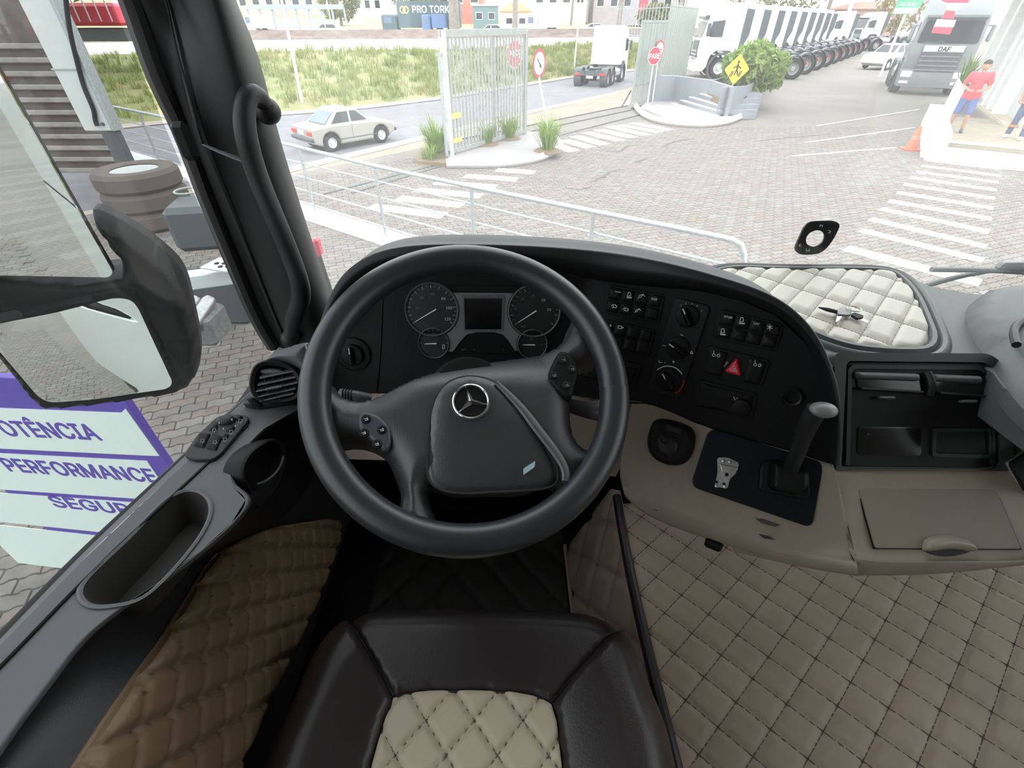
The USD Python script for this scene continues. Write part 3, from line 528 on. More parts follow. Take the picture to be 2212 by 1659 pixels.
# beige console
co = thing('console', 'beige moulded console under the switch panel with a black plate and a lidded bin', 'console', C.p + V(.1, 0, -.1))
K0 = [fold(x, y, .004) for x, y in ((1366, 872), (1385, 874), (1460, 898), (1530, 925), (1660, 962), (1740, 985), (1797, 1003))]
K0b = [C.hit(x, y) for x, y in ((1352, 930), (1378, 925), (1450, 955), (1520, 985), (1650, 1030), (1735, 1060), (1815, 1080))]
K1 = [C.hit(x, y) for x, y in ((1340, 1010), (1362, 1028), (1440, 1072), (1520, 1100), (1640, 1140), (1740, 1168), (1835, 1190))]
C2 = Fr(C.hit(1500, 1125), (-.45, -.85, -.05))
K2 = [C2.hit(x, y) for x, y in ((1343, 1045), (1380, 1078), (1450, 1108), (1530, 1138), (1650, 1178), (1740, 1200), (1850, 1218))]
K3 = [C2.hit(x, y) for x, y in ((1352, 1074), (1385, 1104), (1450, 1136), (1530, 1165), (1650, 1203), (1740, 1226), (1850, 1244))]
K4 = [p + V(.02, .10, -.01) for p in K3]
put(co, 'body', loft([K0, K0b, K1, K2, K3, K4], 70, 36), BEIGE)
g0 = [G.hit(x, y) for x, y in ((1800, 1003), (1900, 1004), (2030, 1006), (2160, 1006), (2240, 985), (2420, 960))]; g1 = [G.hit(x, y) for x, y in ((1846, 1192), (1900, 1200), (2050, 1202), (2200, 1198), (2300, 1188), (2600, 1160))]
G2 = Fr(G.hit(1950, 1202) + V(0, -.012, -.012), (0, -.95, -.05)); g2 = [G2.hit(x, y + 10) for x, y in ((1848, 1196), (1900, 1204), (2050, 1204), (2200, 1200), (2300, 1190), (2600, 1162))]; g3 = [G2.hit(x, y) for x, y in ((1849, 1243), (1920, 1243), (2050, 1238), (2212, 1220), (2320, 1208), (2600, 1180))]; g4 = [p + V(0, .08, -.02) for p in g3]
put(co, 'side_body', cat(loft([g0, [(a + b) / 2 for a, b in zip(g0, g1)], g1, g2, g3, g4], 60, 40), loft([[K0[-1], K0b[-1], K1[-1], K2[-1], K3[-1], K4[-1]], [g0[0], G.hit(1824, 1095), g1[0], g2[0], g3[0], g4[0]]], 20)), BEIGE)
put(co, 'bin_lid', G.tr(slab(G.ls(rnd([(1852, 1055), (2149, 1058), (2203, 1186), (1888, 1184)], 5)), .0005, .003, .0015)), BEIGE2)
put(co, 'lid_gap', G.tr(slabs(LineString(G.ls([(1888, 1184), (1852, 1055), (2149, 1058), (2203, 1186), (1888, 1184)])).buffer(.0016), -.001, .0012)), BLACK)
put(co, 'lid_handle', G.tr(dome(G.ls(spl([(1990, 1186), (1992, 1168), (2012, 1158), (2040, 1155), (2068, 1160), (2092, 1172), (2102, 1188), (2050, 1186)], 36, True)), .002, .014, .012, skirt=0)), mat('lid_handle_beige', (.30, .27, .22), .4))
put(co, 'handle_recess', G.tr(slab(G.ls(spl([(1992, 1184), (2040, 1181), (2100, 1187), (2080, 1196), (2010, 1196)], 24, True)), -.004, .002)), RUBBER)
bp = put(co, 'mounting_plate', C.tr(slab(C.ls(rnd([(1532, 924), (1779, 999), (1753, 1140), (1491, 1050)], 16)), .0, .004, .0015)), mat('plate_black', (.006, .007, .010), .4, spec=.2))
br = Polygon(C.ls(rnd([(1549, 988), (1572, 988), (1597, 1000), (1589, 1024), (1577, 1033), (1571, 1056), (1543, 1050), (1550, 1022)], 5), .005))
for x, y, r in ((1570, 1025, 4), (1548, 1041, 3.4), (1564, 1045, 3.4)): br = br.difference(Polygon(circ(C.l(x, y, .005), C.px(x, y) * r, 16)))
put(bp, 'bracket', C.tr(cat(slabs(br, .0055, .0075))), STEEL, label='worn steel bracket screwed to the black plate'); put(bp, 'bracket_strap', C.tr(cat(slab(C.ls(rnd([(1554, 1001), (1596, 1010), (1592, 1018), (1580, 1014), (1575, 1022), (1560, 1020)], 3), .008), .0075, .0105, .001))), STEEL)
for x, y in ((1563, 996), (1577, 998), (1548, 1050), (1566, 1051)): put(bp, 'screw', C.tr(lathe([(.0032, .006), (.0030, .0095), (0, .0105)], 12, c=(*C.l(x, y, .008), 0))), STEEL)
sk = put(co, 'socket_housing', C.tr(dome(C.ls(spl([(1415, 908), (1472, 913), (1499, 930), (1501, 962), (1480, 1000), (1425, 998), (1399, 966), (1404, 926)], 44, True)), .0, .022, .014, skirt=-.005)), BLACK, label='black rubber housing with flip cap')
put(sk, 'flip_cap', C.tr(cat(lathe([(.020, .016), (.0195, .027), (.014, .032), (0, .0335)], 28, c=(*C.l(1440, 962, .025), 0)))), DARK); put(sk, 'hinge', C.tr(box((*C.l(1455, 928, .024), .024), (.030, .012, .006), .002)), DARK)
put(sk, 'nub', C.tr(mv(tm(trimesh.creation.icosphere(2, .008)), (*C.l(1436, 950, .03), .030))), DARK)
lv = put(bp, 'lever_base', C.tr(cat(slab(C.ls(rnd([(1640, 1000), (1672, 990), (1745, 1012), (1748, 1070), (1735, 1078), (1636, 1058)], 10)), .003, .012, .004), dome(C.ls(rnd([(1660, 990), (1745, 1012), (1745, 1052), (1715, 1070), (1655, 1055)], 12), .01), .011, .028, .012, skirt=.005))), BLACK)
t0, t1, t2, t3 = C.hit(1708, 1012, .03), C.hit(1728, 965, .07), C.hit(1752, 905, .105), C.hit(1766, 884, .118)
put(bp, 'lever_stick', tube([t0, t1, t2, t3], [.012, .0115, .0135, .015], 14, n=20), DARK, label='black lever handle with worn grey tip')
put(bp, 'lever_tip', mv(tm(trimesh.creation.icosphere(3, 1.0)), t3 + V(.006, -.004, .002), s=(.020, .015, .010)), mat('worn_grey', (.20, .20, .20), .4, mott=.3, mscale=60))
put(co, 'latch_clip', C2.tr(box((*C2.l(1543, 1170), .004), (.030, .020, .02), .004)), BLACK)
put(co, 'lower_drawer', C2.tr(slab(C2.ls(rnd([(1582, 1184), (1612, 1172), (1745, 1206), (1850, 1222), (1850, 1240), (1700, 1215), (1590, 1190)], 3)), .0, .004, .002)), BEIGE)
for q in ([(1632, 1120), (1650, 1122), (1684, 1134), (1675, 1138), (1645, 1130)], [(1640, 1155), (1662, 1160), (1672, 1166), (1650, 1163)], [(1392, 1094), (1404, 1098), (1402, 1101), (1391, 1098)], [(1410, 1099), (1420, 1102), (1418, 1105), (1410, 1103)]):
    fr0 = C if q[0][1] < 1150 and q[0][0] > 1600 else C2; put(co, 'scuff', fr0.tr(slab(fr0.ls(q, .002), .0, .0022)), mat('scuff_mark', (.05, .045, .042), .6))
put(co, 'passenger_trim', G.tr(slab(G.ls([(2160, 1000), (2240, 950), (2500, 940), (2500, 1100), (2215, 1070)]), -.1, .03, .006)), BEIGE); put(co, 'trim_pocket', G.tr(slab(G.ls(rnd([(2178, 1000), (2250, 955), (2400, 960), (2400, 1070), (2215, 1065)], 8), .03), .028, .033, .002)), BLACK)

# ---------------- steering wheel
el, ro = 1.018, .114; SWH = Fr((-.060, .521, 2.389), (math.sin(ro), -math.cos(el) * math.cos(ro), math.sin(el) * math.cos(ro)), (1, 0, 0)); S = SWH
RC, RT = .2125, .0215
sw = thing('steering_wheel', 'black four-spoke steering wheel with round emblem on its hub', 'steering wheel', S.p)
g = np.arange(97)[:96] * 2 * math.pi / 96; put(sw, 'rim', tube(S.w(np.column_stack([RC * np.cos(g), RC * np.sin(g)])), RT, 20, closed=True, up=S.n), RIMM, smooth=True)
def opening(px, R=RC):
    q = spl(S.ls(px, -.012), 30); a0, a1 = math.atan2(*q[-1][::-1]), math.atan2(*q[0][::-1])
    return q, a0, a1
def open_poly(px, ccw_back=True):
    q, a0, a1 = opening(px); d = (a1 - a0) % (2 * math.pi); d = d if ccw_back else d - 2 * math.pi
    return Polygon(np.vstack([q, [(1.02 * RC * math.cos(a), 1.02 * RC * math.sin(a)) for a in a0 + d * np.linspace(0, 1, 40)]])).buffer(0)
O1 = open_poly([(700, 815), (717, 828), (728, 845), (745, 853), (780, 858), (819, 845), (880, 813), (983, 780), (1087, 759), (1176, 745), (1210, 734), (1231, 713), (1238, 690), (1250, 668)])
O2 = open_poly([(835, 1118), (856, 1098), (862, 1072), (853, 1036), (825, 981), (788, 957), (745, 950), (705, 958)])
O3 = open_poly([(1235, 1095), (1212, 1085), (1216, 1060), (1203, 1044), (1150, 1057), (1050, 1062), (960, 1060), (921, 1050), (925, 1085), (940, 1125), (962, 1160)])
O4 = open_poly([(1312, 768), (1268, 779), (1246, 795), (1238, 830), (1238, 880), (1241, 918), (1255, 950), (1275, 967), (1302, 968)])
if O1.area > .12: pass
spider = Polygon(circ((0, 0), RC, 120))
for o_ in (O1, O2, O3, O4): spider = spider.difference(o_)
spider = max(getattr(spider, 'geoms', [spider]), key=lambda q: q.area).buffer(-.002).buffer(.002).simplify(.0004)
spider = spider if spider.geom_type == 'Polygon' else max(spider.geoms, key=lambda q: q.area)
put(sw, 'spokes', S.tr(dome(np.array(spider.exterior.coords)[:-1], -.036, .036, .045, res=.0045, fn=lambda q, d: -.024 * (lambda t: t * t * (3 - 2 * t))(np.clip((q[:, 1] + .005) / .085, 0, 1)) * np.clip((.185 - np.hypot(q[:, 0], q[:, 1])) / .06, 0, 1), skirt=-.075)), WHEEL, smooth=50)
ab = ccw(S.ls(spl([(1018, 811), (966, 826), (942, 857), (929, 905), (923, 981), (930, 1040), (960, 1060), (1060, 1063), (1150, 1058), (1203, 1042), (1205, 1010), (1190, 970), (1165, 935), (1120, 878), (1075, 829)], 70, True), .004))
put(sw, 'airbag_cover', S.tr(dome(ab, .0015, .0075, .035, res=.006, fn=lambda q, d: -.25 * np.clip(-q[:, 1] - .05, 0, 1) * .5, skirt=-.02)), WHEEL, smooth=50)
put(sw, 'cover_seam', tube(S.w(ab, .0008), .0016, 6, closed=True), RUBBER)
rp = [(1072, 826), (1125, 880), (1165, 932), (1196, 972), (1222, 1020), (1222, 1040)]; put(sw, 'spoke_ridge', tube([S.hit(*p, .006) for p in rp], [.004, .006, .0075, .0075, .007, .006], 8, n=24, flat=.6), WHEEL)
ec, R = S.l(1017, 868, .012), S.px(1017, 868) * 37
em = put(sw, 'emblem', S.tr(slab(circ(ec, R, 40), .004, .0125)), BLACK, label='round three-pointed star emblem')
put(em, 'ring', S.tr(tube(np.column_stack([circ(ec, R, 48), np.full(48, .0135)]), .0020, 8, closed=True)), CHROME)
st = []
for tip in ((1008, 841), (1050, 873), (991, 890)):
    tl_ = S.l(*tip, .012); d = unit(tl_ - ec); q = V(-d[1], d[0]); tl_ = ec + d * R * .96
    st.append((np.array([[*(ec + q * .0042), .0125], [*(ec - q * .0042), .0125], [*tl_, .0128], [*ec, .0170], [*(ec - d * .003), .0125]]), np.array([[0, 2, 3], [2, 1, 3], [1, 4, 3], [4, 0, 3]])))
put(em, 'star', S.tr(cat(*st)), CHROME, smooth=False)
for pod_, bt in (([(776, 891), (800, 890), (822, 900), (840, 920), (845, 944), (833, 975), (812, 963), (790, 942), (776, 930)], ((791, 905), (825, 928), (786, 935), (814, 959))), ([(1214, 758), (1240, 772), (1250, 800), (1240, 845), (1234, 860), (1200, 838), (1186, 812), (1194, 784)], ((1217, 777), (1236, 797), (1197, 811), (1224, 832)))):
    pd = put(sw, 'button_pod', S.tr(dome(S.ls(spl(pod_, 36, True), .0), -.004, .006, .008, skirt=-.03)), mat('pod_grey', (.06, .065, .072), .4) if pod_[0][0] < 1000 else BLACK)
    for x, y in bt:
        c = S.l(x, y, .003); put(pd, 'button', S.tr(dome(circ(c, .0068, 18), .0015, .0025, .004, skirt=-.001)), BLACK)
        s = S.px(x, y); strokes(pd, 'symbol', S, [[(x - 4, y), (x + 3, y - 1)], [(x - 2, y + 3), (x + 4, y + 2), (x + 2, y - 3)]], 1.2, INK if pod_[0][0] < 1000 else INKD, h=.0042)
put(sw, 'sticker', S.tr(slab(S.ls(rnd([(1131, 1012), (1156, 996), (1154, 1010), (1131, 1026)], 2), .008), .004, .0105)), mat('pale_sticker', (.35, .48, .52), .5))
sc = thing('steering_cowl', 'black steering column cowl with control stalks behind the wheel', 'steering column', S.p - S.n * .2)
put(sc, 'cowl', S.tr(lathe([(0, -.02), (.05, -.02), (.065, -.05), (.075, -.10), (.07, -.32), (0, -.32)], 32)), BLACK)
put(sc, 'bellows', S.tr(cat(*[lathe([(.045, -.32 - .02 * k), (.055, -.33 - .02 * k), (.045, -.34 - .02 * k)], 24) for k in range(10)])), RUBBER)
a, b = A.hit(1150, 850, .09), EYE + ray(1320, 905) * .72
put(sc, 'control_stalk', tube([EYE + ray(1215, 872) * .78, EYE + ray(1262, 884) * .76, EYE + ray(1330, 897) * .74], [.011, .014, .016], 14, n=14), mat('stalk_grey', (.10, .10, .105), .4))
put(sc, 'control_stalk', tube([EYE + ray(800, 862) * .76, EYE + ray(765, 856) * .75, EYE + ray(735, 851) * .75], [.009, .010, .009], 12, n=12), mat('stalk_grey', ()))
put(sc, 'stalk_ribs', cat(*[tube([EYE + ray(x, y) * .748, EYE + ray(x + 2, y) * .748], .0108, 12) for x, y in ((742, 852), (748, 853), (754, 854), (760, 855))]), DARK)

# ---------------- seat
SE = Fr((0, 0, 1.96), (0, 0, 1), (1, 0, 0))
seat = thing('driver_seat', 'black leather driver seat with a cream diamond-quilted centre panel', 'seat', (-.05, .1, 1.55))
ol = [(744, 1332), (783, 1308), (844, 1299), (1017, 1297), (1191, 1301), (1278, 1310), (1325, 1330), (1350, 1352)]
lf = [(744, 1332), (709, 1362), (670, 1417), (627, 1512), (596, 1577), (560, 1665), (480, 1900)]; rt = [(1350, 1352), (1375, 1391), (1408, 1477), (1443, 1564), (1466, 1660), (1520, 1900)]
cl = [(852, 1514), (829, 1577), (807, 1659), (770, 1900)]; cr = [(1190, 1528), (1201, 1564), (1212, 1659), (1235, 1900)]; ct = [(852, 1514), (872, 1505), (931, 1499), (1017, 1498), (1104, 1501), (1163, 1512), (1190, 1528)]
fr_b = ol + [(1190, 1528)] + ct[::-1][1:]; drop = lambda q, d: -.5 * np.clip(.02 - d, 0, 1) * 0
def edge_fall(line, w, H):
    P = cKDTree(spl(SE.ls(line), 200))
    return lambda q, d: -H * np.clip(1 - P.query(q)[0] / w, 0, 1) ** 2
def rise(line, w, H):  # bolsters stand above the centre
    P = cKDTree(spl(SE.ls(line), 200)); return lambda q, d: H * np.clip(P.query(q)[0] / w, 0, 1) ** .7
put(seat, 'front_bolster', SE.tr(dome(SE.ls(fr_b), .005, .010, .010, res=.007, fn=lambda q, d: edge_fall(ol, .055, .045)(q, d), skirt=-.12)), LEATHER, smooth=60)
put(seat, 'side_bolster', SE.tr(dome(SE.ls(lf + cl[::-1]), .005, .010, .010, res=.007, fn=lambda q, d: edge_fall(lf, .06, .05)(q, d) + rise(cl, .09, .03)(q, d), skirt=-.12)), LEATHER, smooth=60)
put(seat, 'side_bolster', SE.tr(dome(SE.ls(rt + cr[::-1]), .005, .010, .010, res=.007, fn=lambda q, d: edge_fall(rt, .06, .05)(q, d) + rise(cr, .09, .03)(q, d), skirt=-.12)), LEATHER, smooth=60)
cpn = SE.ls(ct + cr[1:] + cl[::-1][:-1]); qo = SE.l(918, 1552); qa, qb = SE.l(1024, 1552) - SE.l(963, 1628), SE.l(963, 1628) - SE.l(918, 1552)
qa, qb = SE.l(1024, 1552, .02) - SE.l(963, 1628, .02), SE.l(918, 1552, .02) - SE.l(963, 1628, .02); qo = SE.l(963, 1628, .02)
put(seat, 'centre_panel', SE.tr(dome(cpn, .004, .004, .012, res=.0042, fn=diamonds(qa, qb, .010, qo, 2.5, 2.5), skirt=-.05)), CREAM, smooth=60, label='cream quilted centre panel')
put(seat, 'panel_stitching', thread(SE, inset(ccw(cpn), .006), qa, qb, qo, .0102, wid=.0014), mat('dark_thread', (.12, .10, .08), .8))
put(seat, 'panel_piping', tube(SE.w(np.array(spl(SE.ls(cl[::-1][1:] + ct[1:] + cr[1:3]), 90)), .008), .0025, 6), LEATHER)
for a_, b_ in (((744, 1334), (852, 1514)), ((1349, 1350), (1190, 1528))):
    p, q = SE.l(*a_), SE.l(*b_); ts = np.linspace(.03, .99, 14); hh = .0105 - .045 * np.clip(1 - ts * np.linalg.norm(q - p) / .055, 0, 1) ** 2
    for k in (-.0028, .0028):
        dd = unit(q - p); nn2 = V(-dd[1], dd[0]) * k; put(seat, 'seam', tube(SE.w(np.array([p + (q - p) * t + nn2 for t in ts]), hh), .0026, 6), LEATHER)
put(seat, 'base', cat(box((-.05, .05, 1.66), (.42, .45, .36), .03)), BLACK)
put(seat, 'backrest', box((-.05, -.42, 2.25), (.5, .14, .75), .05), LEATHER)

# ---------------- quilted mats
TU = Fr((0, 0, 1.75), (0, 0, 1), (1, 0, 0)); mt = thing('tunnel_mat', 'large taupe diamond-quilted mat covering the engine tunnel beside the seat', 'mat', (.9, .3, 1.75))
mp = np.array([(.29, .80), (.285, .6), (.288, .4), (.292, .2), (.30, -.3), (1.75, -.3), (1.75, .82)])
e1 = TU.l(1683, 1247) - TU.l(1560, 1175); e1 = TU.l(1760, 1312) - TU.l(1600, 1235)
ta, tb = (TU.l(1594.2, 1253.7) - TU.l(1456.3, 1413.4)) / 4, (TU.l(1663.2, 1577) - TU.l(1456.3, 1413.4)) / 3; to_ = TU.l(1456.3, 1413.4)
put(mt, 'quilting', TU.tr(dome(mp, -.004, .006, .02, res=.0065, fn=diamonds(ta, tb, .0055, to_), skirt=-.03)), TAUPE, smooth=60); put(mt, 'stitching', thread(TU, inset(ccw(mp), .01), ta, tb, to_, .0034, wid=.0015, dash=.009, gap=.0008), THREAD)
put(mt, 'edge_welt', tube([(.292, .82, 1.755), (.284, .6, 1.757), (.286, .4, 1.757), (.292, .2, 1.757), (.30, -.3, 1.757)], .012, 10, n=40), PIPING)
sdn = unit(np.cross([0, 1, 0], V(.29, 0, 1.75) - V(.185, 0, 1.45))); SD = Fr((.185, .4, 1.45), sdn if sdn[2] > 0 else -sdn, (0, 1, 0))
L = math.hypot(.105, .30); sg = 1 if SD.v[2] > 0 else -1; sp_ = np.array([(-.7, 0), (.45, 0), (.45, sg * L), (-.7, sg * L)])
put(mt, 'side_quilting', SD.tr(dome(sp_, .0, .004, .02, res=.008, fn=diamonds((.075, .085 * sg), (-.075, .085 * sg), .010), skirt=-.02)), TAUPE, smooth=60); put(mt, 'side_stitching', thread(SD, inset(ccw(sp_), .01), V(.075, .085 * sg), V(-.075, .085 * sg), V(0, 0), .0045), THREAD)
put(mt, 'side_piping', tube([(.172, .86, 1.455), (.175, .6, 1.455), (.178, -.2, 1.455)], .006, 8, n=20), TAUPE)
FM = Fr((0, 0, 1.447), (0, 0, 1), (1, 0, 0)); fm = thing('floor_mat', 'dark quilted floor mat in the footwell below the wheel', 'mat', (-.1, .5, 1.447)); fp = np.array([(-.42, -.3), (.165, -.3), (.165, .95), (-.42, .95)])
put(fm, 'quilting', FM.tr(dome(fp, .0, .004, .02, res=.009, fn=diamonds((.06, .07), (-.06, .07), .008), skirt=-.002)), mat('black_mat', (.016, .013, .012), .6), smooth=60); put(fm, 'stitching', thread(FM, fp, V(.06, .07), V(-.06, .07), V(0, 0), .0045), mat('brown_thread', (.06, .05, .04), .8))
# tray mat and keys
TM = Fr((0, 0, 2.334), (0, 0, 1), (1, 0, 0)); tp = inset(tl, .022); tray = thing('tray_mat', 'pale cream quilted mat in the dashboard tray', 'mat', (.7, .85, 2.33))
ua, ub = TM.l(1911.5, 642.7) - TM.l(1858.6, 626.4), TM.l(1831.5, 663) - TM.l(1858.6, 626.4)
put(tray, 'quilting', TM.tr(dome(tp, -.003, .004, .015, res=.004, fn=diamonds(ua, ub, .008, TM.l(1858.6, 626.4)), skirt=-.02)), CREAMT, smooth=60); put(tray, 'stitching', thread(TM, inset(ccw(tp), .006), ua, ub, TM.l(1858.6, 626.4), .0032, wid=.0012), mat('pale_thread', (.35, .33, .28), .8))
KM = Fr((0, 0, 2.348), (0, 0, 1), (1, 0, 0)); ky = thing('key_bunch', 'two keys on a ring with a black tag lying on the quilted tray', 'keys', KM.hit(1825, 680)); s = KM.px(1825, 680)
put(ky, 'key_head', KM.tr(slab(KM.ls(rnd([(1806, 674), (1812, 668), (1838, 671), (1838, 682), (1830, 685), (1806, 683)], 3)), .0, .005, .001)), mat('key_grey', (.20, .20, .21), .4)); put(ky, 'key_head', KM.tr(slab(KM.ls(rnd([(1836, 683), (1842, 679), (1862, 685), (1864, 690), (1850, 692)], 3)), .0, .005, .001)), RUBBER)
put(ky, 'key_blade', KM.tr(slab(KM.ls([(1808, 683), (1819, 684), (1812, 694), (1804, 698)]), .0005, .0025)), CHROME); put(ky, 'key_blade', KM.tr(slab(KM.ls([(1850, 690), (1861, 688), (1876, 697), (1874, 700), (1868, 698)]), .0005, .0025)), CHROME)
put(ky, 'ring', KM.tr(tube(np.column_stack([circ(KM.l(1842, 674), .013, 24, .011), np.full(24, .007)]), .0009, 6, closed=True)), STEEL); put(ky, 'tag', tube([KM.hit(1768, 664, .003), KM.hit(1784, 668, .004), KM.hit(1808, 674, .005)], [.0012, .004, .004], 8, n=10), RUBBER)

# ---------------- on the windscreen
WS = Fr(W.p + W.n * .001, W.n, (1, 0, 0)); ho = Polygon(WS.ls(spl([(1744, 480), (1766, 476), (1800, 477), (1811, 484), (1808, 497), (1794, 522), (1772, 544), (1750, 549), (1724, 547), (1716, 539), (1722, 518), (1730, 500)], 48, True)))
hh = Polygon(WS.ls([(1759 + 20 * math.cos(a) + 4 * math.sin(a) * 0, 514 + 17 * math.sin(a) - 4 * math.cos(a)) for a in np.linspace(0, 2 * math.pi, 33)[:-1]]))
stk = thing('sensor_mount', 'black rounded mount with a round hole stuck to the windscreen', 'mount', WS.hit(1759, 514)); put(stk, 'plate', WS.tr(slabs(ho.difference(hh), .0, .004)), GLOSS)
strokes(stk, 'marks', WS, [[(1771, 490), (1772, 486), (1777, 487), (1776, 490)], [(1790, 498), (1794, 499), (1793, 503), (1789, 503)], [(1730, 527), (1726, 529), (1727, 532), (1730, 531)], [(1742, 538), (1742, 542), (1748, 542), (1748, 538)]], 1.1, INK, h=.0042)
WO = Fr(W.p - W.n * .03, W.n, (1, 0, 0)); wp = thing('wiper', 'grey windscreen wiper at the right foot of the glass', 'wiper', WO.hit(2120, 590))
put(wp, 'arm', tube([WO.hit(1985, 622), WO.hit(2030, 608), WO.hit(2080, 596), WO.hit(2135, 586)], [.008, .007, .006, .005], 8, n=14), mat('wiper_grey', (.16, .16, .17), .5)); put(wp, 'blade', tube([WO.hit(2012, 582, .012), WO.hit(2110, 583, .012), WO.hit(2215, 588, .012), WO.hit(2400, 600, .012)], .007, 8, n=14), mat('wiper_grey', ()))
put(wp, 'holder', WO.tr(slab(WO.ls(rnd([(2150, 580), (2165, 565), (2230, 564), (2260, 590)], 5), .012), .006, .02, .003)), mat('wiper_grey', ()))
rl = thing('marker_lamp', 'small red marker lamp outside the left windscreen corner', 'lamp', ony(687, 535, 1.2)); put(rl, 'lens', mv(box((0, 0, 0), (.016, .03, .05), .006), ony(686, 533, 1.2)), mat('red_lens', (.7, .04, .08), .2)); put(rl, 'stalk', tube([ony(687, 545, 1.2), ony(687, 545, 1.2) + V(.02, -.03, -.1), V(-.55, 1.12, 2.15)], .006, 8), BLACK)
# ================= OUTSIDE =================
PAVE = [mat('paver_' + n, c, .85, bump=.4, bscale=120, bdist=.003, mott=.25, mscale=7) for n, c in (('grey', (.195, .177, .165)), ('pink', (.21, .172, .155)), ('pale', (.228, .207, .192)))]
ASPH = mat('asphalt', (.225, .215, .235), .9, mott=.25, mscale=1.2, bump=.3, bscale=60, bdist=.004); CONC = mat('concrete', (.46, .44, .42), .85, mott=.25, mscale=2.0); HWY = mat('highway_concrete', (.60, .57, .55), .85, mott=.12, mscale=.6)
WPAINT = mat('white_paint', (.80, .80, .80), .6, mott=.12, mscale=5); GPAINT = mat('grey_paint', (.27, .285, .32), .6, mott=.12, mscale=3); EARTH = mat('driveway_earth', (.33, .265, .21), .9, mott=.3, mscale=1.1); BARR = mat('barrier_concrete', (.33, .26, .24), .9, mott=.45, mscale=.9, stretch=(1, 1, 3))
GALV = mat('galvanised', (.46, .49, .50), .4, metal=.5, mott=.3, mscale=25); GATEP = mat('gate_paint', (.33, .34, .33), .5, mott=.3, mscale=9); TYRE = mat('tyre', (.025, .025, .027), .8); DGREY = mat('dark_grey_paint', (.09, .10, .11), .5); TWHITE = mat('truck_white', (.74, .77, .76), .35, coat=.3); TGREY = mat('truck_silver', (.20, .215, .22), .35, coat=.3)
WIN = mat('vehicle_glass', (.03, .04, .045), .05); TRED = mat('tail_red', (.65, .05, .05), .3); LAMPG = mat('headlamp_glass', (.75, .78, .78), .1); SOIL = mat('soil', (.20, .15, .10), .9)
T0 = [(-60, -30), (-26, -8), (-12, 4.4), (-6, 10.4), (-1.47, 15.4), (4.8, 22.3), (6.6, 28), (9, 34), (14, 43), (40, 74), (120, 170)]
K1 = [(-62, -58 + 20), (-30, -10), (-15, 6), (-7.3, 15.9), (-2.9, 22.3), (1.1, 28.2), (4.5, 32.8), (8.6, 38.4), (14, 46), (40, 80), (120, 180)]
K2 = [(-78, -30), (-46, 0), (-26, 16), (-16, 25.4), (-8.7, 29.2), (-4.2, 33.7), (1.6, 42), (6, 48.5), (12, 54), (42, 92), (120, 190)]
p3 = lambda L, z: [(x, y, z) for x, y in L]
def dens(L, n=80):
    L = np.array(L, float); t = np.concatenate([[0], np.cumsum(np.linalg.norm(np.diff(L[:, :2], axis=0), axis=1))]); s = np.linspace(0, t[-1], n); return np.stack([np.interp(s, t, L[:, k]) for k in range(L.shape[1])], 1)
H1 = [(-110, 0), (-60, 25), (-19.5, 43.5), (-5.5, 47.5), (2, 51.5), (9.5, 58), (20, 65), (60, 100), (140, 200)]
yard_poly = np.array([(-60, -30)] + T0[1:-1] + [(120, 170), (140, 60), (140, -40), (-60, -40)], float)
def brickmat(name, base, joint, scale):
    return usdkit.material(stage, '/World/Looks/' + name, {'g': ('geometry', {}), 'k': ('brick_texture', dict(color1=base, color2=tuple(c * .88 for c in base), mortar=joint, scale=1.0, mortar_size=.008, brick_width=.22, row_height=.11)), 'm': ('mapping', dict(rotation=(0, 0, .35))),
        'n': ('noise_texture', dict(scale=.5, detail=5.0)), 'r': ('rgb_ramp', dict(ramp=[(.3, (.82, .82, .82)), (.7, (1.08, 1.06, 1.04))])), 'x': ('mix_color', dict(blend_type='multiply', fac=1.0)), 'p': ('principled_bsdf', dict(roughness=.88))},
        [('g.position', 'm.vector'), ('m.vector', 'k.vector'), ('g.position', 'n.vector'), ('n.fac', 'r.fac'), ('k.color', 'x.a'), ('r.color', 'x.b'), ('x.result', 'p.base_color')], surface='p.BSDF')
YARDM = brickmat('yard_brick', (.23, .208, .192), (.15, .13, .115), 1)
yard = numbered('/World', 'yard_paving'); UsdGeom.Xform.Define(stage, yard); tag(yard, 'interlocking concrete block paving of the truck yard', None, None, 'structure'); _org[yard] = V(0, 0, 0)
put(yard, 'bed', slab(yard_poly, -.2, -.012), YARDM, False)
# interlocking blocks: the largest in view one by one, the rest joined
LB, WB, AN = .22, .11, .35
def paver_outline(k=0):
    xs = np.linspace(0, LB, 7)[:-1]; f = lambda x: .011 * np.where((np.round(x / (LB / 6)) % 3) == 1, 1, np.where((np.round(x / (LB / 6)) % 3) == 2, -.6, 0))
    top_ = np.column_stack([xs + .003, WB - .003 + f(xs)]); return None
zx = np.array([0, .035, .055, .09, .11, .145, .165, .20, .22]); zy = np.array([0, 0, .012, .012, 0, 0, .012, .012, 0])
lo_ = np.column_stack([np.clip(zx, .003, LB - .003), zy + .003]); hi_ = np.column_stack([np.clip(zx, .003, LB - .003), zy + WB - .003])[::-1]; PO = np.vstack([lo_, hi_]); NP = len(PO); PI = inset(ccw(PO), .004); PCAP = cap(PI)
ii = np.arange(NP); jj = (ii + 1) % NP; PF = np.vstack([np.column_stack([ii, jj, NP + jj]), np.column_stack([ii, NP + jj, NP + ii]), PCAP + NP])
PV0 = np.vstack([np.column_stack([PO, np.full(NP, -.010)]), np.column_stack([PI, np.zeros(NP)])])
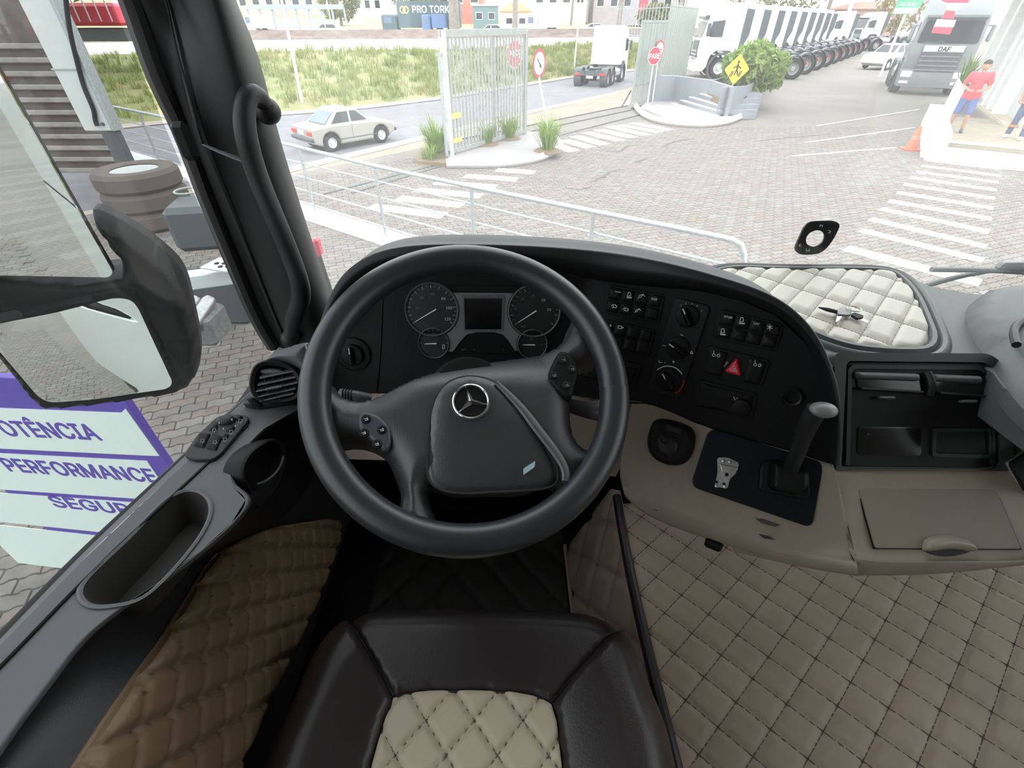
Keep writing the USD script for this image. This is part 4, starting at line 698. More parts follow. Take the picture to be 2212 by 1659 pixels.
def pave_region(poly, ang, seed):
    rg_ = np.random.default_rng(seed); P = Polygon(poly); c, s = math.cos(ang), math.sin(ang); R = np.array([[c, s], [-s, c]]); q = np.array(poly) @ R.T; lo, hi = q.min(0), q.max(0)
    r = np.arange(math.floor(lo[1] / WB), math.ceil(hi[1] / WB)); k = np.arange(math.floor(lo[0] / LB) - 1, math.ceil(hi[0] / LB)); rr, kk = np.meshgrid(r, k, indexing='ij')
    o = np.stack([kk * LB + (rr % 2) * LB / 2, rr * WB], -1).reshape(-1, 2) @ R; ctr = o + np.array([LB / 2, WB / 2]) @ R; ok = contains_xy(P, ctr[:, 0], ctr[:, 1]); o, ctr = o[ok], ctr[ok]; n = len(o)
    v = PV0[None].repeat(n, 0).copy(); v[:, :, :2] = v[:, :, :2] @ R + o[:, None]; t = rg_.normal(0, .0016, (n, 1, 1)); v[:, :, 2:] += t + (rg_.normal(0, .012, (n, 1, 1)) * (v[:, :, :1] - ctr[:, None, :1])); return v, ctr
blocks, centres = pave_region([(-.9, -9), (-.9, 1.2), (-.2, 2.2), (3.2, 2.0), (9, 2.5), (15.5, 7), (15.5, 12.6), (12, 17.5), (3, 17.5), (-1.2, 14.6), (-5.8, 10), (-9, 6), (-9, -2), (-5, -9)], AN, 3)
dist = np.linalg.norm(centres - EYE[:2], axis=1); az = np.arctan2(centres[:, 0], centres[:, 1]); inview = ((centres[:, 0] < -1.5) & (centres[:, 1] > .2) & (centres[:, 1] < 2.6)); order = np.argsort(np.where(inview, dist, 99)); near = order[:300]; rest = np.setdiff1d(np.arange(len(centres)), near); gi = RNG.integers(0, 3, len(centres))
for i in near: put(yard, 'paver', (blocks[i], PF), PAVE[gi[i]], False)
for g_ in range(3):
    sel = rest[gi[rest] == g_]; n = len(sel); put(yard, 'paver_field', (blocks[sel].reshape(-1, 3), (PF[None] + (np.arange(n) * 2 * NP)[:, None, None]).reshape(-1, 3)), PAVE[g_], False, kind='stuff')
CRK = mat('crack_dirt', (.10, .085, .075), .9)
for L_ in ([(1310, 327), (1335, 327), (1350, 319), (1378, 311)], [(1372, 353), (1398, 342)], [(1274, 396), (1307, 380), (1335, 367), (1350, 366)], [(1220, 405), (1262, 409), (1275, 402)], [(1635, 304), (1690, 299), (1792, 289)], [(1430, 318), (1470, 303), (1500, 300)]):
    a_ = spl([onz(*q)[:2] for q in L_], 14); w_ = .03 * np.sin(np.linspace(.1, 3.04, 14)) + .006; n_ = np.gradient(a_, axis=0); n_ = np.column_stack([-n_[:, 1], n_[:, 0]]) / np.linalg.norm(n_, axis=1, keepdims=True); j_ = RNG.normal(0, .03, (14, 1)); e_ = np.vstack([a_ + n_ * (w_[:, None] + j_), (a_ + n_ * (j_ - w_[:, None]))[::-1]])
    put(yard, 'crack', slab(ccw(e_), -.01, .004), CRK, False)
# slopes, streets, verge
struct('driveway_ramp', cat(grid(np.array([dens(p3(T0, -.012), 90), dens([(x, y, -1.1) for x, y in K1], 90)]))), EARTH, 'bare earth ramp falling from the yard to the street', smooth=False)
struct('street', cat(grid(np.array([dens(p3(K1, -1.1), 90), dens(p3(K2, -1.1), 90)]))), ASPH, 'grey asphalt street beyond the gate', smooth=False)
for nm_, L, lab in (('near', K1, 'worn kerb along the near side of the street'), ('far', K2, 'low kerb along the grass bank')): struct('street_kerb', tube(dens(p3(L, -1.06), 120), .13, 4), mat('kerb_stone', (.46, .40, .36), .9), lab, smooth=False)
K2d, H1d = dens(p3(K2, -1.02), 140), dens(p3(H1, .9), 140)
bank = np.array([K2d * (1 - t) + H1d * t + np.array([0, 0, .25 * math.sin(math.pi * t)]) + np.column_stack([np.zeros((140, 2)), (meshkit.noise(np.column_stack([np.arange(140) * .35, np.full(140, t * 7), np.zeros(140)])) - .5) * .35 * math.sin(math.pi * t)]) for t in np.linspace(0, 1, 14)])
GRASSM = mat('verge_soil_green', (.20, .23, .08), .9, col2=(.32, .28, .15), mscale=.5); struct('grass_bank', cat(grid(bank)), GRASSM, 'overgrown grass bank between street and highway')
H2 = [(x + dx, y + dy) for (x, y), (dx, dy) in zip(H1, [(-10, 22), (-10, 24), (-9, 25), (-6.5, 25.5), (-2, 24), (4, 22), (8, 20), (10, 20), (10, 20)])]; H3 = [(x - 8, y + 22) for x, y in H2]
struct('highway', cat(grid(np.array([dens(p3(H1, .9), 80), dens(p3(H3, .95), 80)]))), HWY, 'bright concrete highway above the grass bank', smooth=False)
bw = dens(p3(H2, .9), 120); struct('highway_barrier', cat(grid(np.array([bw + V(0, -.3, 0), bw + V(0, -.12, .35), bw + V(0, -.08, .95), bw + V(0, .08, .95), bw + V(0, .3, 0)]))), BARR, 'stained concrete barrier along the middle of the highway', smooth=False)
far = [dens([(x, y, .9) for x, y in H3], 60), dens([(x - 5, y + 8, 1.6) for x, y in H3], 60), dens([(x - 10, y + 40, 3.2) for x, y in H3], 60), dens([(x - 40, y + 200, 9) for x, y in H3], 60)]; struct('far_verge', cat(grid(np.array(far))), mat('far_verge_green', (.36, .38, .18), .9, col2=(.52, .45, .28), mscale=.25), 'scrubby rising ground beyond the highway')
# grass on the bank and verge
GL1 = leafmat('grass_blade', (.19, .25, .06), (.36, .36, .15), .6); GL2 = leafmat('clump_blade', (.16, .27, .05), (.28, .38, .10), 6.0)
def tuft(n, h, spread, w, seed, lean=.5):
    r = np.random.default_rng(seed); vs, fs, k = [], [], 0
    for _ in range(n):
        a = r.uniform(0, 2 * math.pi); b = V(math.cos(a), math.sin(a), 0) * r.uniform(0, spread); d = V(math.cos(a), math.sin(a), 0) * lean * h * r.uniform(.3, 1.2); q = V(-math.sin(a), math.cos(a), 0) * w; hh = h * r.uniform(.6, 1.1)
        m_ = b + d * .4 + V(0, 0, hh * .65); t = b + d + V(0, 0, hh * r.uniform(.75, 1)); vs += [b - q, b + q, m_ - q * .8, m_ + q * .8, t]; fs += [(k, k + 1, k + 3), (k, k + 3, k + 2), (k + 2, k + 3, k + 4)]; k += 5
    return np.array(vs), np.array(fs)
gpath = numbered('/World', 'bank_grass'); pi = UsdGeom.PointInstancer.Define(stage, gpath); tag(gpath, 'long wild grass growing over the bank and the far verge', 'grass', None, 'stuff'); protos = []
for k in range(3): usdkit.mesh(stage, f'{gpath}/tuft_{k + 1:03d}' if k else f'{gpath}/tuft', tuft(16, .55, .35, .02, 40 + k, .5), GL1); protos.append(f'{gpath}/tuft_{k + 1:03d}' if k else f'{gpath}/tuft')
rr_ = np.random.default_rng(11); pts_ = []
for _ in range(7000):
    t, u = rr_.uniform(.03, .98), rr_.uniform(.14, .72); i = u * 139; a_ = int(i); tt = t * 13; b_ = int(tt); p = bank[b_, a_] * (1 - (tt - b_)) + bank[min(b_ + 1, 13), a_] * (tt - b_); p = p + (bank[b_, a_ + 1] - bank[b_, a_]) * (i - a_); pts_.append(p - V(0, 0, .05))
pts_ = np.array(pts_); nP = len(pts_)
pi.CreatePrototypesRel().SetTargets([Sdf.Path(x) for x in protos]); pi.CreateProtoIndicesAttr(rr_.integers(0, 3, nP).astype(int).tolist()); pi.CreatePositionsAttr([Gf.Vec3f(*map(float, p)) for p in pts_])
an_ = rr_.uniform(0, math.pi, nP); pi.CreateOrientationsAttr([Gf.Quath(math.cos(a), 0, 0, math.sin(a)) for a in an_]); sc_ = rr_.uniform(.5, 1.25, nP) * (.75 + .5 * meshkit.noise(pts_ * .4)); pi.CreateScalesAttr([Gf.Vec3f(float(x), float(x), float(x)) for x in sc_])

# ---------------- railing on its white kerb
rdir = unit(V(.83, -.56, 0)); rp0 = V(-2.0, 7.3, 0); zr = 1.12
ra = [onz(*q, zr) for q in ((645, 318), (808, 358), (1018, 403), (1283, 457), (1600, 522))]; A0, A1 = ra[0], ra[-1]; rdir = unit(A1 - A0); L0_ = A0 - rdir * 14
rail = thing('railing', 'long galvanised pipe railing on a white kerb in front of the cab', 'railing', V(*A0[:2], 0))
put(rail, 'top_rail', tube([L0_, A0, *ra[1:4], A1 - rdir * .12, A1 + V(0, 0, -.02), A1 + rdir * .06 + V(0, 0, -.10), A1 + rdir * .07 + V(0, 0, -zr)], .030, 12, n=90), GALV)
posts = [A0 - rdir * 2.05 * k for k in (1, 2, 3, 4, 5)] + ra[:4]
for p in posts: put(rail, 'post', tube([V(*p[:2], 0), p], .024, 10), GALV)
for z in (.87, .63, .40, .17): put(rail, 'wire_rail', tube([V(*L0_[:2], z), V(*A1[:2], z)], .015, 8), GALV)
pr = V(-rdir[1], rdir[0], 0); e_ = A1 + rdir * .3
struct('railing_kerb', slab(np.array([(L0_ - pr * .28)[:2], (e_ - pr * .28)[:2], (e_ + pr * .16)[:2], (L0_ + pr * .16)[:2]]), -.01, .06, .012), WPAINT, 'white painted kerb under the railing')
# ---------------- painted lines
def stripe(parent, p, q, w, name='stripe', mt_=WPAINT, z=.006):
    a, b = onz(*p), onz(*q); d = unit(b - a); n_ = V(-d[1], d[0], 0) * w / 2; put(parent, name, (np.array([a - n_, b - n_, b + n_, a + n_, a - n_, b - n_, b + n_, a + n_]) + np.array([[0, 0, z]] * 4 + [[0, 0, -.005]] * 4), np.array([[0, 1, 2], [0, 2, 3], [0, 5, 1], [0, 4, 5], [1, 6, 2], [1, 5, 6], [2, 7, 3], [2, 6, 7], [3, 4, 0], [3, 7, 4]])), mt_, False)
WORN = mat('worn_white_paint', (.78, .78, .77), .7, col2=(.42, .39, .36), mscale=14)
cw = thing('crosswalk', 'white zebra crossing leading to the porch steps on the right', 'crosswalk', onz(2040, 470))
for k, (p, q) in enumerate((((2002, 346), (2163, 365)), ((1991, 358), (2162, 380)), ((1980, 371), (2157, 394)), ((1967, 383), (2153, 411)), ((1952, 398), (2149, 429)), ((1937, 416), (2146, 450)), ((1919, 434), (2142, 473)), ((1902, 451), (2137, 501)), ((1880, 473), (2130, 533)), ((1858, 497), (2124, 563)), ((1827, 536), (2118, 612)))): stripe(cw, p, q, .24 if k < 10 else .30, mt_=WORN if k in (5, 9) else WPAINT)
cw2 = thing('crosswalk', 'white zebra crossing behind the gate track beside the arrow sign', 'crosswalk', onz(1300, 290))
for p, q in (((1207, 315), (1239, 327)), ((1217, 303), (1277, 319)), ((1241, 294), (1308, 313)), ((1267, 286), (1340, 304)), ((1292, 280), (1368, 297)), ((1315, 273), (1398, 292)), ((1340, 270), (1426, 286)), ((1365, 266), (1449, 281))): stripe(cw2, p, q, .42)
cw3 = thing('crosswalk', 'faded zebra crossing beyond the railing in front of the gate', 'crosswalk', onz(1000, 400))
for p, q in (((1072, 367), (1155, 373)), ((1003, 380), (1117, 388)), ((940, 394), (1072, 404)), ((900, 410), (1040, 424)), ((860, 428), (1000, 444)), ((800, 446), (960, 466))): stripe(cw3, p, q, .34, mt_=WORN)
yl = thing('parking_lines', 'three thin white parking lines painted across the yard', 'painted lines', onz(1850, 290))
for p, q in (((1765, 272), (1984, 237)), ((1739, 308), (1975, 276)), ((1710, 337), (1935, 319))): stripe(yl, p, q, .09, 'line')
for nm_, pq in (('gate_track', ((1000, 300), (1355, 228))), ('gate_track', ((1015, 312), (1362, 238))), ('gate_track', ((1180, 300), (1390, 246))), ('gate_track', ((760, 418), (1000, 345))), ('gate_track', ((700, 420), (960, 352)))):
    a, b = onz(*pq[0]), onz(*pq[1]); struct(nm_, tube([a + V(0, 0, .0), (a + b) / 2, b], .025, 6), DGREY, 'rusty steel gate rail set into the ground ' + ('near the sign' if pq[0][0] > 1100 else 'by the gate' if pq[0][0] > 990 else 'beyond the railing'))
# ---------------- islands, kerbs, steps, planter
def island(pxs, label, h=.14):
    p = np.array([onz(*q)[:2] for q in pxs]); struct('kerb_island', slab(ccw(p), -.02, h, .02), mat('island_concrete', (.36, .335, .345), .85, mott=.15, mscale=3), label)
    return p
island([(962, 358), (975, 361), (1050, 359), (1110, 356), (1155, 348), (1190, 334), (1207, 316), (1196, 303), (1160, 296), (1134, 294), (1060, 318), (978, 345)], 'raised concrete island under the open gate leaf')
struct('island_kerb', tube([onz(x, y) + V(0, 0, .07) for x, y in ((966, 362), (1050, 362), (1112, 358), (1160, 349), (1192, 336), (1210, 318), (1198, 303))], .10, 4, n=50), WPAINT, 'white kerb curving round the gate island', smooth=False)
island([(1382, 240), (1440, 266), (1510, 272), (1570, 264), (1612, 243), (1640, 200), (1450, 200), (1398, 225)], 'raised concrete island before the entrance steps')
struct('island_kerb', tube([onz(x, y) + V(0, 0, .07) for x, y in ((1372, 228), (1380, 243), (1440, 269), (1510, 275), (1572, 267), (1616, 243))], .12, 4, n=50), WPAINT, 'white kerb curving round the entrance steps', smooth=False)
stp = thing('entrance_steps', 'grey concrete steps with white nosings climbing beside the planter', 'steps', onz(1500, 235))
SL = [((1451, 224), (1545, 251)), ((1470, 217), (1548, 240)), ((1489, 210), (1551, 228)), ((1511, 203), (1554, 215)), ((1533, 196), (1558, 203))]
for k, (p, q) in enumerate(SL):
    a, b = onz(*p, .14 + .13 * k), onz(*q, .14 + .13 * k); d = unit(b - a); n_ = V(-d[1], d[0], 0); n_ = n_ if n_ @ V(1, .2, 0) > 0 else -n_
    put(stp, 'step', slab(ccw(np.array([a[:2], b[:2], (b + n_ * 1.6)[:2], (a + n_ * 1.6)[:2]])), 0, a[2] + .0), GPAINT, False); put(stp, 'nosing', slab(ccw(np.array([(a - n_ * .02)[:2], (b - n_ * .02)[:2], (b + n_ * .16)[:2], (a + n_ * .16)[:2]])), a[2], a[2] + .02), WPAINT, False)
w0, w1 = onz(1395, 232), onz(1560, 205, .45); wl = [onz(1398, 228), onz(1449, 226), V(*onz(1535, 197, .66)[:2], 0), V(*onz(1585, 185, .5)[:2], 0)]
zt = [1.05, 1.0, 1.0, .95]; struct('retaining_wall', cat(grid(np.array([[p for p in wl], [V(p[0], p[1], z) for p, z in zip(wl, zt)], [V(p[0] + .1, p[1] + .25, z) for p, z in zip(wl, zt)], [V(p[0] + .1, p[1] + .25, 0) for p in wl]]))), GPAINT, 'grey painted retaining wall left of the steps', smooth=False)
pw = [onz(1543, 259), onz(1575, 256), onz(1610, 240), onz(1652, 190)]; ph_ = [.98, .95, .85, .25]; pin = [p + V(.5, .9, 0) for p in pw]
pl_ = thing('planter', 'curved grey planter wall with a green bush at the top of the steps', 'planter', pw[0])
pwd, phd = spl(pw, 30), np.interp(np.linspace(0, 1, 30), np.linspace(0, 1, 4), ph_); up_ = np.column_stack([np.zeros((30, 2)), phd]); bk_ = spl([p + V(.12, .16, 0) for p in pw], 30)
put(pl_, 'wall', cat(grid(np.array([pwd, pwd + up_, bk_ + up_, bk_])), box(pw[0] + V(.35, .9, .5), (.14, 2.0, 1.0))), GPAINT, smooth=40); put(pl_, 'soil', slab(ccw(np.vstack([bk_[:, :2], [(pw[0] + V(.4, 3.2, 0))[:2]]])), 0, .6), SOIL, False)
def leaves(n, c, R, size, seed, m, flat=.8):
    r = np.random.default_rng(seed); d = r.normal(size=(n, 3)); d /= np.linalg.norm(d, axis=1, keepdims=True); rad = r.uniform(.55, 1.0, (n, 1)) ** .6; lump = .78 + .4 * meshkit.noise(d * 2.2 + seed)[:, None]; p = np.asarray(c) + d * rad * lump * np.asarray(R)
    t = unit(V(1, 0, 0)); a = r.normal(size=(n, 3)) + d * .6; a /= np.linalg.norm(a, axis=1, keepdims=True); b = np.cross(a, r.normal(size=(n, 3))); b /= np.linalg.norm(b, axis=1, keepdims=True); s = size * r.uniform(.6, 1.3, (n, 1))
    v = np.stack([p - a * s, p + b * s * .35, p + a * s, p - b * s * .35], 1).reshape(-1, 3); return v, np.arange(n * 4).reshape(-1, 4)
LEAF = leafmat('bush_leaf', (.16, .27, .05), (.32, .40, .13), 4.0); LEAFD = leafmat('tree_leaf', (.12, .15, .06), (.24, .24, .12), .6); LEAFR = leafmat('dry_leaf', (.34, .26, .16), (.40, .36, .22), .6); BARK = mat('bark', (.30, .26, .23), .9, mott=.4, mscale=3)
bc = onz(1615, 205) * .84; bc[2] = 1.25
bush = thing('bush', 'round light green bush spilling over the planter wall', 'bush', V(bc[0], bc[1], .6)); put(bush, 'foliage', leaves(2600, bc, (1.25, 1.1, .85), .17, 5, LEAF), LEAF, False, kind='stuff'); put(bush, 'stems', cat(*[tube([V(bc[0] + .1 * k, bc[1], .55), bc + V(.35 * k, .1 * k, .3)], .03, 6) for k in (-2, -1, 0, 1, 2)]), BARK, kind='stuff')
def clump(px, py, label, h=.75, n=110, z=.14):
    p = onz(px, py, z); t = thing('grass_clump', label, 'plant', p, 'spiky plants at the gate'); put(t, 'blades', mv(tuft(n, h, .16, .016, int(px), .7), p), GL2, False, kind='stuff'); put(t, 'soil_patch', lathe([(.0, .0), (.36, .0), (.30, .04), (0, .06)], 18, c=p), SOIL)
clump(1183, 326, 'spiky green clump at the foot of the arrow sign', .85, 130); clump(945, 338, 'tall spiky green clump left of the gate post', .95, 160, 0); clump(1050, 312, 'spiky green clump behind the left half of the gate bars', .6, 80); clump(1098, 300, 'spiky green clump behind the right half of the gate bars', .7, 90); clump(930, 352, 'low spiky clump on the soil bed left of the gate', .5, 70, 0)
struct('soil_bed', slab(ccw(np.array([onz(*q)[:2] for q in ((893, 350), (905, 357), (975, 362), (985, 345), (960, 325), (915, 330))])), -.02, .10, .02), SOIL, 'soil bed edged with stone at the gate post')
# ---------------- gate
g0_, g1_ = onz(972, 350, .0), onz(1136, 300, .0); gd = unit(g1_ - g0_); gl = np.linalg.norm(g1_ - g0_); ztop = ony(958, 64, g0_[1])[2]
gate = thing('gate', 'tall grey steel gate leaf of vertical bars standing open', 'gate', g0_); gp = lambda s, z, o=0: g0_ + gd * s + V(0, 0, z) + V(-gd[1], gd[0], 0) * o
gM = np.array([gd, V(-gd[1], gd[0], 0), V(0, 0, 1)]).T
put(gate, 'post', box(gp(.06, ztop / 2), (.12, .12, ztop), .01, M=gM), mat('gate_post_white', (.62, .64, .63), .5, mott=.25, mscale=8)); put(gate, 'post', box(gp(gl - .08, ztop / 2), (.14, .08, ztop - .1), .01, M=gM), GATEP)
for z, hgt in ((ztop - .07, .14), (.22, .10)): put(gate, 'cross_rail', box(gp(gl / 2, z), (gl, .06, hgt), .006, M=gM), GATEP)
nb = 24
for k in range(nb): put(gate, 'slat', box(gp(.24 + (gl - .42) * k / (nb - 1), ztop / 2), (.050 if k % 4 else .062, .03, ztop - .3), .003, M=gM), GATEP, False)
put(gate, 'middle_post', box(gp(gl * .58, ztop / 2, .05), (.08, .05, ztop - .2), .004, M=gM), GATEP); put(gate, 'latch_plate', box(gp(.32, .98, -.03), (.34, .02, .12), .003, M=gM), mat('yellow_paint', (.75, .55, .15), .6)); put(gate, 'latch_plate', box(gp(.32, .45, -.03), (.34, .02, .10), .003, M=gM), mat('yellow_paint', ())); put(gate, 'hinge_tube', tube([gp(-.10, .15), gp(-.10, 2.2)], .035, 8), GALV); put(gate, 'hinge_arm', box(gp(-.06, 2.2), (.22, .05, .06), .004, M=gM), GALV)
def panel(px0, px1, zt, label, holes=False):
    a, b = onz(*px0), onz(*px1); d = unit(b - a); M_ = np.array([d, V(-d[1], d[0], 0), V(0, 0, 1)]).T; L_ = np.linalg.norm(b - a); t = thing('sheet_metal_fence', label, 'fence', a); c_ = (a + b) / 2
    n_ = max(4, int(L_ / .22)); 
    for k in range(n_): put(t, 'sheet', box(a + d * L_ * (k + .5) / n_ + V(0, 0, zt * (.64 if holes else .5)), (L_ / n_ - .01, .03 + .012 * (k % 2), zt * (.72 if holes else 1)), .003, M=M_), mat('panel_grey', (.30, .33, .31), .5, mott=.2, mscale=6), False)
    if holes:
        for k in range(n_ * 2): put(t, 'bar', box(a + d * L_ * (k + .5) / n_ / 2 + V(0, 0, zt * .15), (.04, .03, zt * .30), 0, M=M_), mat('panel_grey', ()), False)
    put(t, 'frame', cat(box(c_ + V(0, 0, zt), (L_, .06, .08), .004, M=M_), box(c_ + V(0, 0, .05), (L_, .06, .08), .004, M=M_), box(a + V(0, 0, zt / 2), (.06, .06, zt), .004, M=M_), box(b + V(0, 0, zt / 2), (.06, .06, zt), .004, M=M_)), GATEP, False, kind='stuff'); return t
panel((1362, 236), (1412, 226), 2.75, 'grey sheet-metal gate leaf with a barred foot behind the stop sign', True); panel((1420, 200), (1478, 172), 3.3, 'plain grey sheet-metal fence panel beside the first parked truck')
put(thing('gate_brace', 'black sloping steel brace at the end of the gate track', 'brace', onz(1345, 228)), 'bar', tube([onz(1343, 232) + V(0, 0, .02), onz(1343, 232) + V(.35, .3, .55)], .03, 6), DGREY)
# ---------------- signs
SRED = mat('sign_red', (.62, .05, .08), .5); SWHT = mat('sign_white', (.82, .82, .82), .5); SBLK = mat('sign_black', (.03, .03, .035), .5); SYEL = mat('sign_yellow', (.80, .55, .06), .5); POLE = mat('pole_white', (.66, .66, .64), .6, mott=.2, mscale=10)
def sign_at(px, py, d_base, face=None):  # centre of a sign face seen at a pixel, upright, turned to the camera side
    return None
def sfr(base, px, py, az=0.0): return Fr(ony(px, py, base[1]), (math.sin(az), -math.cos(az), 0))
def vpx(x, y, Y): return np.linalg.norm(ony(x, y + 1, Y) - ony(x, y, Y))
def sign_round(name, base_px, cpx, rpx, label, arrow=None, az=.15, base=None):
    b = onz(*base_px) if base is None else base; t = thing(name, label, 'road sign', b); f = sfr(b, *cpx, az); r = vpx(*cpx, b[1]) * rpx
    put(t, 'pole', tube([b, f.p + V(0, .04, -r * .9), f.p + V(0, .035, r * .5)], .028, 8), POLE); put(t, 'plate', f.tr(slab(circ((0, 0), r, 40), -.006, .0, .001)), SRED); put(t, 'face', f.tr(slab(circ((0, 0), r * .78, 40), .0, .003)), SWHT)
    if arrow is not None:
        a = np.array([(-.55, .06), (.15, .06), (.15, .2), (.58, 0), (.15, -.2), (.15, -.06), (-.55, -.06)]) * r * .9; c, s = math.cos(arrow), math.sin(arrow); put(t, 'arrow', f.tr(slab(a @ np.array([[c, s], [-s, c]]), .003, .006)), SBLK)
    else: put(t, 'bar', f.tr(slab(np.array([(-.1, -.07), (.45, -.07), (.45, .07), (-.1, .07)]) * r, .003, .006)), SBLK)
    return t
sign_round('keep_right_sign', (1186, 292), (1165, 137), 32, 'round white sign with red rim and black arrow pointing down right', -.78, .98)
def sign_stop(base_px, cpx, rpx, label, az=.15, base=None):
    b = onz(*base_px) if base is None else base; t = thing('stop_sign', label, 'road sign', b); f = sfr(b, *cpx, az); r = vpx(*cpx, b[1]) * rpx; put(t, 'pole', tube([b, f.p + V(0, .045, -r * .9), f.p + V(0, .035, r * .5)], .03, 8), POLE)
    put(t, 'border', f.tr(slab(circ((0, 0), r, 8, a0=math.pi / 8), -.006, .0, .001)), SWHT); put(t, 'plate', f.tr(slab(circ((0, 0), r * .93, 8, a0=math.pi / 8), .0, .002)), SRED)
    q = meshkit.text_mesh('PARE', r * .52, .003, True); v = np.array(q.vertices); v[:, :2] -= (v[:, :2].max(0) + v[:, :2].min(0)) / 2; v[:, 0] *= min(1, 1.55 * r / np.ptp(v[:, 0])); v[:, 2] += .002; put(t, 'lettering', f.tr((v, np.array(q.faces))), SWHT, False, label='white letters PARE'); return t
sign_round('round_sign', (1403, 236), (1425, 107), 19.5, 'round red-rimmed white sign half hidden behind the stop sign', None, .7, base=onz(1408, 233) + V(.12, .5, 0))
sign_stop((1397, 237), (1414, 121), 21, 'red octagonal stop sign on a pole before the planter wall', .40); sign_stop((1112, 250), (1112, 117), 33, 'tall red stop sign seen through the bars of the gate', .85, base=g1_ + V(-.05, 1.2, -.3))
db = V(bc[0] - .45, bc[1] - 1.25, .5); df = sfr(db, 1592, 150, .1); dt = thing('pedestrian_sign', 'yellow diamond sign with a walking figure in front of the bush', 'road sign', db); dr = df.px(1592, 150) * 27
put(dt, 'pole', tube([V(df.p[0], df.p[1] + .05, 0), df.p + V(0, .04, 0)], .025, 8), POLE); put(dt, 'plate', df.tr(slab(rnd(circ((0, 0), dr, 4, a0=math.pi / 2), dr * .1), -.005, 0, .001)), SYEL)
fig = [LineString([(0, .32), (0, .0)]).buffer(.07), Point(0, .48).buffer(.08), LineString([(0, .25), (-.28, .1)]).buffer(.04), LineString([(0, .25), (.26, .08)]).buffer(.04), LineString([(0, 0), (-.14, -.32)]).buffer(.05), LineString([(0, 0), (.14, -.32)]).buffer(.05)] + [LineString([(x, -.12), (x - .12, -.45)]).buffer(.035) for x in (-.36, -.24, .30, .42)]
from shapely.affinity import scale as _sc
put(dt, 'figure', df.tr(slabs(_sc(unary_union(fig), dr, dr, origin=(0, 0)), 0, .003)), SBLK, False)
cb = onz(1966, 323); cone = thing('traffic_cone', 'orange traffic cone beside the porch wall', 'cone', cb); CO = mat('cone_orange', (.75, .16, .08), .5); put(cone, 'base', mv(slab(rnd(np.array([(-.2, -.2), (.2, -.2), (.2, .2), (-.2, .2)]), .05), 0, .035, .006), cb), CO); put(cone, 'body', lathe([(.15, .035), (.035, .55), (.03, .56), (.0, .56)], 24, c=cb), CO); put(cone, 'band', lathe([(.105, .25), (.077, .36)], 24, c=cb), mat('cone_band', (.62, .22, .16), .5))

# ---------------- vehicles
def side(poly, x0, x1, b=.0):  # outline (y, z) of a vehicle's side, as thick as x0..x1
    m = slab(np.array(poly, float), 0, x1 - x0, b); v = m[0]; return np.column_stack([x0 + v[:, 2], v[:, 0], v[:, 1]]), m[1]
def wheel(parent, x, y, r, w, rimm, dish=1, o=(0, 0, 0)):
    s = 1 if x > 0 else -1; c = V(x, y, r); wt = put(parent, 'tyre', lathe([(r * .6, -w / 2), (r * .93, -w / 2), (r, -w * .32), (r, w * .32), (r * .93, w / 2), (r * .6, w / 2)], 24, axis=(s, 0, 0), c=c), TYRE, local=True)
    put(wt, 'rim', lathe([(r * .62, w * .46), (r * .56, w * .40), (r * .50, w * .12 * dish), (r * .26, w * .15), (r * .22, w * .42), (0, w * .44)], 24, axis=(s, 0, 0), c=c), rimm, local=True)
RIMW = mat('rim_white', (.62, .63, .63), .4); RIMD = mat('rim_grey', (.36, .36, .36), .4)
def bodyshape(poly, w, rake, zlo, zhi, b=.06):
    """A cab or car body: the side outline across the width, narrowing towards the roof by rake."""
    v, f = side(poly, -w / 2, w / 2, 0); p = ccw(clean(np.array(poly, float))); n = len(p); 
    rings = []
    for x, e in ((-w / 2, b), (-w / 2 + b * .3, b * .3), (-w / 2 + b, 0), (w / 2 - b, 0), (w / 2 - b * .3, b * .3), (w / 2, b)): q = inset(p, e) if e else p; rings.append(np.column_stack([np.full(n, x), q]))
    R_ = np.array(rings); m = cat(grid(R_, True), (R_[0], cap(R_[0][:, 1:])), (R_[-1], cap(R_[-1][:, 1:]))); v = m[0]; k = np.clip((v[:, 2] - zlo) / (zhi - zlo), 0, 1); v[:, 0] *= 1 - rake * k; return v, m[1]
